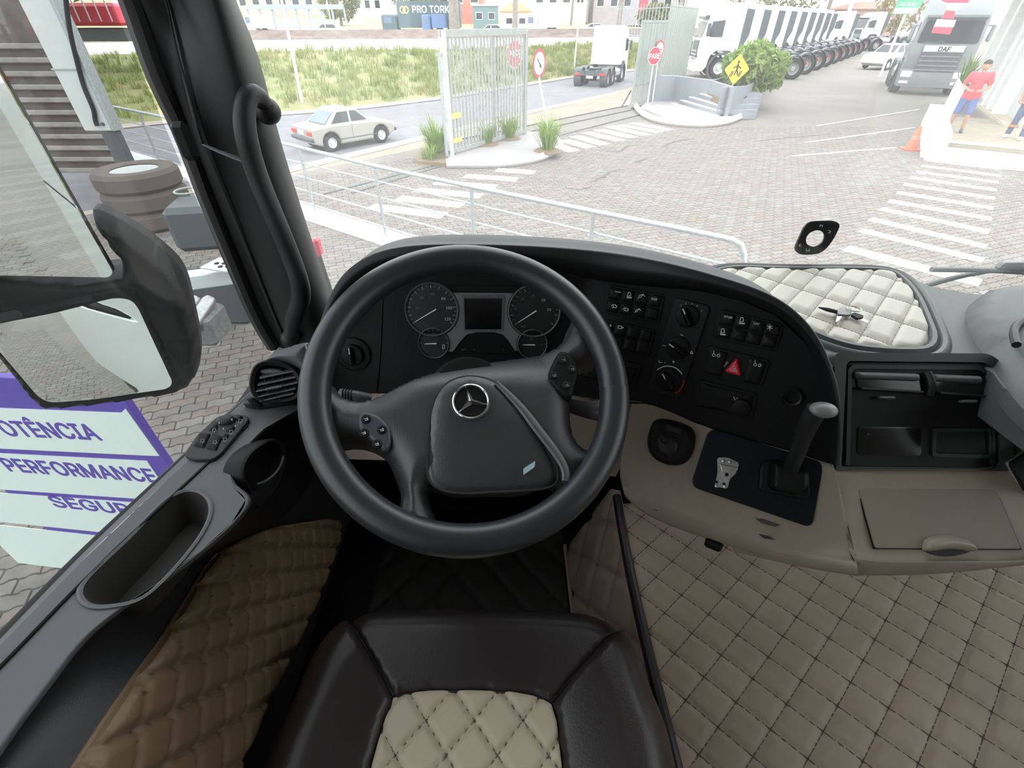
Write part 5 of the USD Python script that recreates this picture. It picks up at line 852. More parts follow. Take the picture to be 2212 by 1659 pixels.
def tractor(label, loc, rz, body, group=None, high=True, detail=False, deflector=True, rimm=None, rear=True):
    t = thing('tractor_truck', label, 'truck', loc, group, rz=rz); P = lambda n, m, c, **k: put(t, n, m, c, local=True, **k); H_ = 3.55 if high else 3.05
    prof = [(.06, .95), (0, 1.25), (.02, 1.95), (.22, 2.75), (.34, 2.95), (.75, H_ - .12), (1.2, H_), (2.15, H_ + .02), (2.2, H_ - .1), (2.2, 1.15), (1.95, 1.15), (1.75, 1.35), (1.0, 1.35), (.72, 1.15), (.68, .95)]
    P('cab', bodyshape(prof, 2.46, .06, 1.9, H_), body, smooth=40)
    P('bumper', bodyshape([(-.05, .32), (-.08, .6), (-.04, 1.0), (.66, 1.0), (.62, .55), (.4, .32)], 2.48, 0, 0, 1, .08), body if not detail else TGREY)
    n_ = Fr((0, .115, 2.36), (0, -.8, .2), (1, 0, 0)); P('windscreen', n_.tr(slab(rnd(np.array([(-1.1, -.40), (1.1, -.40), (1.04, .42), (-1.04, .42)]), .08), .0, .02, .005)), WIN)
    P('sun_visor', box((0, .16, 2.93), (2.2, .22, .16), .04), WIN if not detail else TGREY)
    gp_ = P('grille', box((0, .0, 1.35), (1.55, .10, 1.0), .03), DGREY)
    for k in range(5 if detail else 3): put(gp_, 'grille_bar', box((0, -.05, .98 + .17 * k), (1.45, .05, .045), .01), TGREY if detail else body, local=True)
    P('wipers', tube([(-.9, .0, 1.98), (-.1, -.01, 2.02)], .018, 6), DGREY)
    for s in (-1, 1):
        P('side_window', (lambda m: m)(side([(.35, 2.0), (.48, 2.72), (1.15, 2.78), (1.15, 2.0)], s * 1.20 - .02, s * 1.20 + .02)), WIN); P('headlamp', box((s * .98, -.03, .80), (.42, .12, .26), .04), LAMPG); P('fog_lamp', box((s * .98, -.06, .50), (.36, .06, .12), .02), LAMPG)
        P('mirror', cat(box((s * 1.42, .28, 2.35), (.16, .18, .62), .05), box((s * 1.30, .30, 2.6), (.24, .05, .05))), DGREY if not detail else TGREY); P('wheel_arch', lathe([(.66, -.10), (.70, -.10), (.70, .22), (.62, .22)], 28, axis=(s, 0, 0), c=(s * 1.08, 1.35, .55)), DGREY)
        if deflector: P('side_deflector', side([(2.2, 1.25), (2.2, H_ - .25), (2.62, H_ - .3), (2.62, 2.1), (2.45, 1.7), (2.42, 1.25)], s * 1.20 - .02, s * 1.20 + .02), DGREY)
        wheel(t, s * 1.06, 1.35, .52, .32, rimm or RIMW)
        if rear:
            for y in (4.3, 5.6): wheel(t, s * .98, y, .52, .5, RIMD); P('mudguard', lathe([(.58, -.26), (.62, -.26), (.62, .26), (.58, .26)], 28, axis=(s, 0, 0), c=(s * .98, y, .56)), DGREY)
            P('fuel_tank', lathe([(0, -.62), (.28, -.62), (.33, -.58), (.33, .58), (.28, .62), (0, .62)], 20, axis=(0, 1, 0), c=(s * .98, 3.05, .72)), CHROME if not detail else STEEL); P('tail_lamp', box((s * .92, 6.3, .78), (.42, .06, .14), .01), TRED)
    if rear: P('chassis', cat(box((.4, 4.1, .88), (.10, 4.4, .26)), box((-.4, 4.1, .88), (.10, 4.4, .26)), box((0, 6.25, .85), (1.9, .10, .30)), box((0, 2.9, .95), (.9, .3, .2))), DGREY, smooth=False); P('fifth_wheel', lathe([(0, 1.04), (.48, 1.04), (.50, 1.10), (0, 1.12)], 20, c=(0, 4.9, 0)), DGREY); P('number_plate', box((0, 6.31, .62), (.52, .02, .16)), SWHT)
    return t
fr0_ = V(11.2, 34.9, 0); rzt = math.radians(-97)   # the row faces the street; its trucks stand side by side
names = ['nearest white tractor truck of the parked row, beside the grey fence panel', 'second white tractor truck of the parked row, just behind the nearest', 'third white tractor truck of the parked row with a pale roof fairing', 'fourth white tractor truck of the parked row', 'fifth white tractor truck in the middle of the parked row', 'sixth white tractor truck of the parked row', 'seventh white tractor truck of the parked row, before the lamp post', 'eighth white tractor truck of the parked row behind the lamp post', 'last white tractor truck at the far end of the parked row']
GRP = 'white tractor trucks parked in a row'; first = tractor(names[0], fr0_, rzt, TWHITE, GRP)
for k in range(1, 9): copy_of(first, fr0_ + V(2.3, 3.1, 0) * k, names[k], rzt, GRP)
copy_of(first, V(35.5, 66, 0), 'white tractor truck parked alone right of the lamp post', rzt + .1, 'white tractor trucks parked behind'); copy_of(first, V(44, 74, 0), 'white tractor truck furthest back behind the white hatchback', rzt + .1, 'white tractor trucks parked behind')
dp = onz(1997, 208); DAF = tractor('silver tractor truck facing the yard with a dark slatted grille', dp + V(.1, .3, 0), math.radians(-30), TGREY, detail=True, deflector=False, rimm=RIMD)
q = meshkit.text_mesh('DAF', .17, .02, True); v = np.array(q.vertices); v[:, 0] -= np.ptp(v[:, 0]) / 2; put(DAF, 'badge_panel', box((0, -.03, 1.76), (1.5, .08, .26), .03), TWHITE, local=True); put(DAF, 'badge_lettering', (np.column_stack([v[:, 0], -.072 - v[:, 2], v[:, 1] + 1.69]), np.array(q.faces)), SBLK, False, label='dark raised letters on the badge panel', local=True)
tr = onz(1262, 186, -1.1); tractor('white tractor truck without a trailer driving along the street', tr + V(2.8, 5.0, 0), math.radians(180 - 24), TWHITE, high=True, deflector=False)
def car(name, label, loc, rz, body, L=4.1, W_=1.57, H_=1.32, kind='sedan', group=None, lights=True):
    t = thing(name, label, 'car', loc, group, rz=rz); P = lambda n, m, c, **k: put(t, n, m, c, local=True, **k); k = L / 4.1; h = H_ / 1.32; b_ = .86 * h
    wa = lambda y: [(y + .36 * math.cos(a), .30 + .36 * math.sin(a)) for a in np.linspace(-.25, math.pi + .25, 9)]
    base_ = [(0, .38), (-.02, .55 * h), (.06, .72 * h), (1.15 * k, b_), (2.0 * k, b_ + .02), (3.3 * k, b_ + .02)] + ([(3.95 * k, b_ - .02), (4.08 * k, .80 * h)] if kind != 'hatch' else [(3.9 * k, b_ + .03), (4.04 * k, .82 * h)]) + [(4.1 * k, .55), (4.05 * k, .32)] + wa(3.25 * k)[0:] + wa(.75 * k) 
    P('body', bodyshape(base_, W_, .0, 0, 1, .07), body, smooth=40)
    r0, r1 = (1.75, 2.75) if kind == 'sedan' else (1.7, 3.2); g1, g2 = (1.15, 3.4) if kind == 'sedan' else (1.05, 3.85)
    gl_ = [(g1 * k, b_ - .02), (r0 * k, H_ - .05), ((r0 + .15) * k, H_), ((r1 - .15) * k, H_), (r1 * k, H_ - .05), (g2 * k, b_ - .02)]; P('cabin', bodyshape(gl_, W_ - .08, .22, b_, H_, .05), body, smooth=40)
    sl = lambda s, y0, y1, t0, t1, n: P(n, (lambda q: (np.array(q), np.array([[0, 1, 2, 3], [4, 5, 6, 7], [0, 1, 5, 4], [1, 2, 6, 5], [2, 3, 7, 6], [3, 0, 4, 7]])))([(s * ((W_ - .08) / 2 * (1 - .22 * (z - b_) / (H_ - b_)) + e), y, z) for e in (.006, -.02) for y, z in ((y0, b_ + .04), (y1, b_ + .04), (t1, H_ - .09), (t0, H_ - .09))]), WIN, smooth=False)
    for s in (-1, 1): sl(s, (g1 + .22) * k, 2.15 * k, (r0 + .06) * k, 2.1 * k, 'side_window'); sl(s, 2.25 * k, (g2 - .30) * k, 2.2 * k, (r1 - .06) * k, 'side_window')
    for y0, z0, y1, z1, nm_ in ((g1 * k, b_, r0 * k, H_ - .05, 'windscreen'), (g2 * k, b_, r1 * k, H_ - .05, 'rear_window')):
        c_ = V(0, (y0 + y1) / 2, (z0 + z1) / 2); d_ = unit(V(0, y1 - y0, z1 - z0)); n_ = unit(np.cross(V(1, 0, 0), d_)); n_ = n_ if n_[2] > 0 else -n_; ln = math.hypot(y1 - y0, z1 - z0); f = Fr(c_, n_, (1, 0, 0)); sg_ = 1 if f.v @ d_ > 0 else -1
        P(nm_, f.tr(slab(np.array([(-.62, -.42 * ln * sg_), (.62, -.42 * ln * sg_), (.52, .40 * ln * sg_), (-.52, .40 * ln * sg_)]) * np.array([W_ / 1.6, 1]), .0, .012)), mat('pale_car_glass', (.16, .20, .28), .35, spec=.2) if nm_ == 'rear_window' else WIN)
    for s in (-1, 1):
        for y in (.75 * k, 3.25 * k): wheel(t, s * (W_ / 2 - .10), y, .30, .18, RIMW)
        P('tail_lamp', box((s * .56, 4.09 * k, .66 * h), (.36, .05, .13), .01), TRED); P('headlamp', box((s * .56, .0, .62 * h), (.34, .06, .14), .02), LAMPG)
    P('bumper', cat(box((0, 4.12 * k, .46), (W_, .12, .13), .03)), DGREY if kind == 'sedan' else body); P('bumper', cat(box((0, -.04, .44), (W_, .12, .13), .03)), DGREY if kind == 'sedan' else body); P('number_plate', box((0, 4.12 * k, .66 * h), (.4, .03, .13)), SWHT); P('door_seam', cat(box((-(W_ / 2 + .001), 2.2 * k, .6), (.006, .012, .5)), box((W_ / 2 + .001, 2.2 * k, .6), (.006, .012, .5))), DGREY, kind='stuff'); P('sill_trim', cat(box((W_ / 2, 2 * k, .38), (.012, 1.7, .03)), box((-W_ / 2, 2 * k, .38), (.012, 1.7, .03))), DGREY, kind='stuff'); P('door_handle', box((W_ / 2 + .012, 2.35 * k, .78 * h), (.02, .13, .025), .004), DGREY)
    return t
a, b = onz(722, 327, -1.1), onz(822, 309, -1.1); hd = unit(b - a); rzc = math.atan2(hd[1], hd[0]) + math.pi / 2; off = V(hd[1], -hd[0], 0)  # right side to the viewer
ctr = (a + b) / 2 - off * .70; lc = ctr + hd * 1.75
car('sedan', 'old silver two-door sedan driving along the street behind the railing', lc, rzc, mat('silver_car_paint', (.40, .39, .36), .3, coat=.4), L=4.3 * np.linalg.norm(b - a) / 2.5 if np.linalg.norm(b - a) > 2 else 4.2)
hp_ = onz(1900, 152); car('hatchback', 'white hatchback parked beside the silver truck', hp_ + V(-.4, .6, 0), math.radians(-62), TWHITE, 3.9, 1.65, 1.48, 'hatch')
on = lambda px, py, y, z: ony(px, py, y)
def hway(px, row, Y): p = ony(px, row, Y); return V(p[0], p[1], .93)
car('sedan', 'white sedan on the highway behind the barrier, left of the gate', hway(672, 66, 77), math.radians(-94), TWHITE, 4.4, 1.7, 1.5, 'hatch'); car('sedan', 'white car low behind the barrier, just right of the gate post', hway(1028, 64, 84), math.radians(-92), TWHITE, 4.2, 1.7, 1.35, 'hatch'); car('sedan', 'white car behind the barrier, left of the white tractor truck', hway(1250, 64, 92), math.radians(-92), TWHITE, 4.2, 1.7, 1.45, 'hatch')
# highway lorries
def boxtruck(label, px0, px1, row0, row1, Y, colc, colb, text=None, cabl=True, group=None, lenc=None):
    a, b = ony(px0, row1, Y), ony(px1, row1, Y); L_ = b[0] - a[0]; z0 = .95; zt = max(ony((px0 + px1) / 2, row0, Y)[2], 3.4); t = thing('lorry', label, 'truck', V(a[0], Y, z0)); cl = lenc or min(2.2, L_ * .3); o = a[0] + (cl if cabl else 0)
    put(t, 'cargo_body', box(((o + .15 + a[0] + L_) / 2, Y + 1.2, (zt + 1.9) / 2), (L_ - (o - a[0]) - .15, 2.4, zt - 1.9), .03), colb); put(t, 'chassis', box((a[0] + L_ / 2, Y + 1.2, 1.6), (L_, 1.2, .25)), DGREY)
    if cabl: c_ = put(t, 'cab', bodyshape([(.0, 1.3), (.0, 2.2), (.3, 3.1), (.6, 3.3), (cl, 3.35), (cl, 1.3)], 2.3, .05, 2.2, 3.3), colc) if False else put(t, 'cab', box((a[0] + cl / 2, Y + 1.2, 2.35), (cl, 2.3, 2.0), .18), colc); put(t, 'cab_window', box((a[0] + cl * .42, Y + .06, 2.75), (cl * .5, .06, .7), .02), mat('pale_car_glass', ()))
    for x in ([a[0] + cl * .5, a[0] + L_ * .72, a[0] + L_ * .86] if L_ > 4.5 else [a[0] + L_ * .2, a[0] + L_ * .8]): put(t, 'wheel', lathe([(0, -.14), (.46, -.14), (.5, -.08), (.5, .14), (.3, .16), (0, .1)], 20, axis=(0, -1, 0), c=(x, Y + .3, z0 + .5)), TYRE)
    if text: 
        q = meshkit.text_mesh(text, .75, .02, True); v = np.array(q.vertices); put(t, 'lettering', (np.column_stack([v[:, 0] + o + 2.2, Y - .02 - v[:, 2], v[:, 1] + zt - 1.25]), np.array(q.faces)), SWHT, False, label='white letters ' + text)
    return t, o, zt
TEAL = mat('teal_paint', (.07, .12, .14), .5, mott=.15, mscale=1); BLUEP = mat('blue_paint', (.10, .18, .36), .5)
t_, o_, zt_ = boxtruck('dark teal curtain-sided lorry with a yellow rings mark on the highway', 826, 995, 2, 63, 82, TEAL, TEAL, 'PRO TORK'); YP = mat('logo_yellow', (.78, .65, .22), .5)
for k in (0, 1): put(t_, 'logo_ring', tube(np.column_stack([circ((0, 0), .34, 24), np.zeros(24)]) @ np.array([[1, 0, 0], [0, 0, 1], [0, 1, 0.]]) + V(o_ + .95 + .45 * k, 81.97, zt_ - .95), .09, 6, closed=True), YP)
boxtruck('blue van with a pale roof beside the curtain-sided lorry', 912, 962, 30, 62, 79.5, BLUEP, BLUEP, None, True, lenc=1.2); boxtruck('small white box truck on the highway right of the gate', 1136, 1207, 34, 64, 86, TWHITE, TWHITE, None, True, lenc=1.6)
pkp = boxtruck('white pickup at the left edge of the windscreen on the highway', 532, 580, 52, 64, 80, TWHITE, TWHITE, None, True, lenc=1.2)
# ---------------- poles, trees, buildings
def pole(base, top, r, label, m=POLE, name='lamp_post', arm=True):
    t = thing(name, label, 'pole', base); put(t, 'shaft', tube([base, (base + top) / 2, top], [r, r * .9, r * .75], 10), m)
    if arm: put(t, 'arm', tube([top, top + V(.3, -.4, .25), top + V(.9, -1.2, .3)], r * .5, 8), m)
b = onz(655, 232, -1.0); tp_ = ony(608, 0, b[1]); pole(b, tp_ + (tp_ - b) * .25, .085, 'thin pale lamp post on the grass bank left of the gate'); b = onz(1240, 150, -.6); tp_ = ony(1254, 0, b[1]); pole(b, tp_ + (tp_ - b) * .2, .07, 'thin pale post on the grass bank right of the gate'); b = ony(1808, 98, 62); b[2] = 0; tp_ = ony(1843, 0, 62); pole(b, tp_ + (tp_ - b) * .3, .22, 'thick pale post behind the parked trucks'); b = ony(718, 60, 82); tp_ = ony(704, 0, 82); pole(V(b[0], 82, .9), V(tp_[0], 82, 9), .09, 'thin pale post behind the highway sedan', arm=False)
def tree(px, row, Y, h, R, label, m=LEAFD, trunk=.25, seed=1, n=1400, name='tree'):
    b = ony(px, row, Y); zb = min(b[2], .9 + max(0, (Y - 95) * .05)); b = V(b[0], Y, zb); t = thing(name, label, 'tree', b, 'trees beyond the highway'); put(t, 'trunk', tube([b, b + V(.1, 0, h * .5), b + V(-.1, .1, h)], [trunk, trunk * .8, trunk * .4], 8), BARK)
    if n: put(t, 'crown', leaves(n, b + V(0, 0, h), R, .42, seed, m), m, False, kind='stuff')
tree(982, 66, 78, 12, (4, 3, 3.5), 'thick grey tree trunk behind the left gate post', trunk=.75, seed=2, n=900); tree(1112, 66, 76, 11, (3, 3, 3), 'dark slim trunk in front of the orange-roofed kiosk', trunk=.35, seed=3, n=700); tree(1335, 60, 96, 9, (3, 3, 3), 'pale trunk above the white tractor cab', trunk=.5, seed=4, n=700); tree(1465, 40, 70, 8, (3, 2.4, 3), 'dark bare trunk above the sheet-metal fence', LEAFR, .3, 5, 700); tree(1700, 40, 95, 7, (7, 4, 5), 'wide dull green tree above the parked trucks', LEAFD, .4, 6); tree(1590, 30, 105, 7.5, (6, 4, 4), 'reddish dry tree behind the first truck roofs', LEAFR, .4, 7); tree(1930, 70, 85, 5, (4, 3, 5), 'dry leafy tree left of the silver truck', LEAFR, .35, 8); tree(1650, 20, 120, 9, (7, 4, 5), 'far reddish tree between truck roofs', LEAFR, .4, 9); tree(1785, 30, 110, 9, (6, 4, 5), 'far green tree by the thick post', LEAFD, .4, 10); tree(735, 40, 108, 4, (4, 3, 3), 'low green tree behind the steel gantry', LEAFD, .3, 11); tree(900, 30, 112, 5, (5, 3, 3), 'green tree behind the curtain-sided lorry', LEAFD, .3, 12); tree(1420, 55, 84, 2.2, (3, 2, 1.6), 'round hedge behind the sheet-metal fence', LEAFD, .2, 13)
b = V(ony(1233, 60, 100)[0], 100, 2); pt = thing('palm', 'small dark palm before the pale building', 'tree', b); put(pt, 'trunk', tube([b, b + V(.1, 0, 3.4)], [.22, .16], 8), BARK); put(pt, 'fronds', cat(*[tube([b + V(.1, 0, 3.4), b + V(1.0 * math.cos(a), .9 * math.sin(a), 4.1), b + V(1.9 * math.cos(a), 1.7 * math.sin(a), 3.0)], [.10, .16, .04], 5, n=8, flat=.4) for a in np.linspace(0, 6.28, 10)[:-1]]), LEAFD, kind='stuff')
def house(px0, px1, row0, Y, wall, roofm, label, depth=8, wins=3, zb=2.0, roof='flat', ztop=None, sign=None):
    a, b = ony(px0, 40, Y), ony(px1, 40, Y); zt = ztop or ony((px0 + px1) / 2, row0, Y)[2]; t = thing('building', label, 'building', V(a[0], Y, zb)); w_ = b[0] - a[0]; put(t, 'wall', box(((a[0] + b[0]) / 2, Y + depth / 2, (zb - 1.2 + zt) / 2), (w_, depth, zt - zb + 1.2), .02), wall, False)
    if roof == 'flat': put(t, 'roof', box(((a[0] + b[0]) / 2, Y + depth / 2, zt + .12), (w_ + .5, depth + .5, .25), .02), roofm, False)
    else:
        q = [(a[0] - .5, Y - .5), (b[0] + .5, Y - .5), (b[0] + .5, Y + depth + .5), (a[0] - .5, Y + depth + .5)]; c_ = V((a[0] + b[0]) / 2, Y + depth / 2, zt + roof); put(t, 'roof', hull([(x, y, zt) for x, y in q] + [(x, y, zt + .15) for x, y in q] + [c_ + V(w_ * .15, 0, 0), c_ - V(w_ * .15, 0, 0)]), roofm, False)
    for k in range(wins):
        x = a[0] + w_ * (k + .5) / wins; f = put(t, 'window', box((x, Y - .03, zb + (zt - zb) * .5), (w_ / wins * .55, .08, (zt - zb) * .38), .02), SWHT, False); put(f, 'pane', box((x, Y - .06, zb + (zt - zb) * .5), (w_ / wins * .47, .06, (zt - zb) * .32)), WIN, False)
    return t
BRICK = mat('red_wall', (.55, .22, .18), .8, mott=.2, mscale=1); WALLW = mat('white_wall', (.74, .72, .68), .8, mott=.1, mscale=1); ROOFO = mat('orange_roof_tiles', (.62, .30, .16), .8, mott=.25, mscale=4); WALLT = mat('teal_wall', (.16, .24, .25), .7); ROOFR = mat('red_brown_roof', (.42, .24, .20), .8, mott=.3, mscale=2)
house(880, 1042, -30, 118, BRICK, WALLW, 'red building with white trim far behind the gate', 14, 5, 2.6, ztop=11); house(1022, 1075, 20, 100, WALLT, WALLW, 'low dark green shop left of the kiosk', 6, 2, 2.0, ztop=4.6); kk_ = house(1086, 1142, 36, 92, WALLW, ROOFO, 'small white kiosk with a hipped orange tile roof', 4, 2, 1.6, roof=1.3, ztop=3.7)
house(1150, 1265, -20, 122, WALLW, WALLW, 'pale building behind the palm', 12, 4, 3, ztop=10.5); house(1280, 1480, -10, 125, mat('mauve_wall', (.42, .38, .42), .8, mott=.2, mscale=.6), WALLW, 'long mauve-grey building behind the pole fence', 14, 7, 3, ztop=9); house(520, 745, -20, 135, mat('shop_wall', (.60, .50, .48), .8, mott=.35, mscale=.5), WALLW, 'long pale shop row far behind the gantry', 14, 8, 3.4, ztop=9); house(745, 830, 0, 130, WALLW, ROOFR, 'white house above the verge left of the lorry', 8, 4, 3.4, ztop=7.5); house(1840, 1960, 12, 105, mat('brick_house_wall', (.50, .38, .34), .8, mott=.25, mscale=1.5), ROOFR, 'long red-brown house behind the thick post', 10, 4, 1.2, roof=1.2, ztop=4.2)
hq = [(x, y) for x, y in ((0, 0),)]
b = ony(1386, 40, 98); bn = thing('banner', 'tall red banner on a post before the mauve building', 'banner', V(b[0], 98, 2)); put(bn, 'cloth', box((b[0], 98, 5.4), (1.5, .06, 4.4), .01), mat('banner_red', (.62, .08, .12), .7)); put(bn, 'post', tube([V(b[0] - .85, 98, 1), V(b[0] - .85, 98, 8)], .07, 8), POLE)
b0, b1 = ony(532, 15, 86), ony(742, 15, 86); gz = b0[2]; gn = thing('steel_gantry', 'grey steel gantry with posts and braces beyond the highway', 'gantry', V(b0[0], 86, 1))
put(gn, 'beam', box(((b0[0] + b1[0]) / 2, 86, gz), (b1[0] - b0[0], .5, .55), .02), mat('gantry_grey', (.30, .33, .36), .5))
for k in range(9):
    x = b0[0] + (b1[0] - b0[0]) * k / 8; put(gn, 'post', box((x, 86, (gz + .8) / 2), (.22, .22, gz - .8), .01), mat('gantry_grey', ()))
    if k in (2, 3, 5): put(gn, 'brace', tube([(x, 86, gz), (x + 1.8, 86, 1)], .07, 6), mat('gantry_grey', ()))
for k in range(26):
    pass
fa, fb = ony(1335, 20, 80), ony(1480, 20, 66); fn_ = thing('pole_fence', 'thin grey picket fence standing above the sheet-metal gate', 'fence', V(fa[0], 80, 1))
for k in range(22): q = fa + (fb - fa) * k / 21; put(fn_, 'picket', tube([V(q[0], q[1], .6), V(q[0], q[1], 4.3)], .045, 6), mat('gantry_grey', ()))
for z in (1.2, 3.9): put(fn_, 'rail', tube([V(*fa[:2], z), V(*fb[:2], z)], .04, 6), mat('gantry_grey', ()))
gs = Fr(ony(1962, 12, 34), (-.2, -1, 0)); gsn = thing('green_sign', 'green shop sign with white letters on a post', 'sign', V(gs.p[0], 34, 0)); s = gs.px(1962, 12)
put(gsn, 'board', gs.tr(slab(rnd(np.array([(-28, -16), (22, -16), (28, 2), (30, 20), (-24, 20)]) * s, 2 * s), -.05, 0, .005)), mat('sign_green', (.10, .42, .24), .5)); put(gsn, 'lower_band', gs.tr(slab(np.array([(-27, -15), (21, -15), (25, -4), (-26, -4)]) * s, 0, .004)), mat('sign_pale_green', (.45, .70, .50), .5)); words(gsn, 'lettering', gs, 'BU ALÃO', 1963, 8, 6, SWHT, 0, .002, True); put(gsn, 'post', tube([V(gs.p[0] + .1, 34.1, 0), gs.p + V(.1, .1, 1)], .07, 8), POLE)
# ---------------- porch on the right with people
pz = .32; PF0 = [(1995, 345), (2290, 356)]; a = onz(1995, 346); d = unit(V(.819, -.574, 0)); n_ = V(-d[1], d[0], 0); n_ = n_ if n_[1] > 0 else -n_
porch = thing('porch', 'white porch with two steps at the head of the zebra crossing', 'porch', a)
bx = lambda s0, s1, t0, t1, z0, z1: (np.array([a + d * s + n_ * t + V(0, 0, z) for z in (z0, z1) for s, t in ((s0, t0), (s1, t0), (s1, t1), (s0, t1))]), np.array([[0, 3, 2, 1], [4, 5, 6, 7], [0, 1, 5, 4], [1, 2, 6, 5], [2, 3, 7, 6], [3, 0, 4, 7]]))
PFL = mat('porch_floor', (.32, .275, .21), .8, mott=.2, mscale=4)
put(porch, 'step', bx(.0, 9, -.0, .5, 0, .11), WPAINT, False); put(porch, 'step', bx(.35, 9, .45, .9, 0, .215), WPAINT, False); put(porch, 'deck', bx(.3, 9, .88, 6, 0, pz), PFL, False); put(porch, 'edge', bx(.3, 9, .86, 1.15, pz - .01, pz + .012), WPAINT, False); put(porch, 'side_wall', bx(-.08, .35, .3, 6.5, 0, pz + .25), WPAINT, False)
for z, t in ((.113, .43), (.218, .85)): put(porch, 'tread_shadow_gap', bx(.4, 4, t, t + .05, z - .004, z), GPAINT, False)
rw = thing('porch_railing', 'white lattice railing at the corner of the porch', 'railing', a + n_ * 1.3); 
r0_, r1_ = a + d * .14 + n_ * .9, a + d * .14 + n_ * 3.6; zb_, zt2 = pz + .25, pz + 1.15
for z in (zb_ + .02, zb_ + .3, zb_ + .6, zt2): put(rw, 'rail', tube([V(*r0_[:2], z), V(*r1_[:2], z)], .022, 8), WPAINT)
for k in range(6): q = r0_ + (r1_ - r0_) * k / 5; put(rw, 'baluster', tube([V(*q[:2], zb_), V(*q[:2], zt2)], .018 if 0 < k < 5 else .03, 8), WPAINT)
# facade
fc = thing('showroom_front', 'bright glazed showroom front with white columns at the right edge', 'building', a + d * 3 + n_ * 4)
FA, FB = onz(2118, 232, pz), onz(2168, 273, pz); fd = unit(FB - FA); fn2 = V(-fd[1], fd[0], 0); fn2 = fn2 if fn2[0] > 0 else -fn2; FA2 = FA - fd * 9
Mf = np.array([fd, fn2, V(0, 0, 1)]).T; PANEL = mat('facade_panel', (.60, .60, .56), .6); GLZ = mat('facade_glass', (.45, .47, .46), .1)
for s, w_, m_ in ((.0, .34, WPAINT), (1.0, .30, WPAINT), (2.2, .34, WPAINT), (-2.4, .34, WPAINT), (-4.4, .34, WPAINT)): put(fc, 'column', box(FA + fd * s + fn2 * .15 + V(0, 0, 2.2), (w_, .34, 4.4), .02, M=Mf), m_)
for s0, s1 in ((-4.3, -2.6), (-2.2, -.2), (.2, .85), (1.2, 2.0), (2.4, 4.5)): put(fc, 'panel', box(FA + fd * (s0 + s1) / 2 + fn2 * .35 + V(0, 0, 2.2), (s1 - s0, .08, 4.4), .01, M=Mf), PANEL if s1 < -2.3 else GLZ)
put(fc, 'canopy', box(FA + fd * 0 - fn2 * .9 + V(0, 0, 4.15), (8.6, 2.6, .3), .03, M=Mf), WPAINT); put(fc, 'wall_base', box(FA + fd * 0 + fn2 * .22 + V(0, 0, .02), (8.8, .5, .12), .01, M=Mf), mat('stone_base', (.55, .48, .38), .8, mott=.4, mscale=6))
sp2 = onz(2150, 190, pz) * .0 + FA - fd * 2.6 - fn2 * .5; pp = thing('potted_plant', 'spiky plant standing against the showroom front', 'plant', sp2); put(pp, 'pot', lathe([(0, 0), (.2, 0), (.26, .5), (.22, .5), (0, .45)], 20, c=sp2), DGREY); put(pp, 'leaves', mv(tuft(40, 1.1, .12, .03, 77, .6), sp2 + V(0, 0, .45)), GL2, False, kind='stuff')
# striped board
sb = lambda x, y: ony(x, y, 15.5); sbd = thing('striped_board', 'red and cream striped chevron board hanging before the silver truck', 'board', sb(2040, 50)); FS = Fr(sb(2040, 50), (-.25, -1, 0)); CRM = mat('board_cream', (.66, .58, .44), .6); BRD = mat('board_red', (.52, .06, .10), .6)
for k, (q, m_) in enumerate((([(2018, 58), (2059, 59), (2052, 75), (2013, 71)], BRD), ([(2026, 41), (2066, 43), (2060, 59), (2018, 58)], CRM), ([(2045, 23), (2064, 24), (2060, 41), (2034, 40)], BRD), ([(2048, 6), (2090, 6), (2080, 15), (2064, 24), (2045, 22), (2041, 12)], CRM), ([(2033, -12), (2100, -14), (2092, 6), (2048, 6), (2036, 2)], BRD))): put(sbd, 'band', FS.tr(slab(FS.ls(q), -.04, .0, .004)), m_, False)
put(sbd, 'hanger', tube([FS.hit(2066, -10), FS.hit(2068, -10) + V(.2, .6, 1.2)], .02, 6), GPAINT); put(sbd, 'hanger_beam', box(FS.hit(2068, -10) + V(1.6, .9, 1.2), (4.0, .15, .15)), WPAINT)
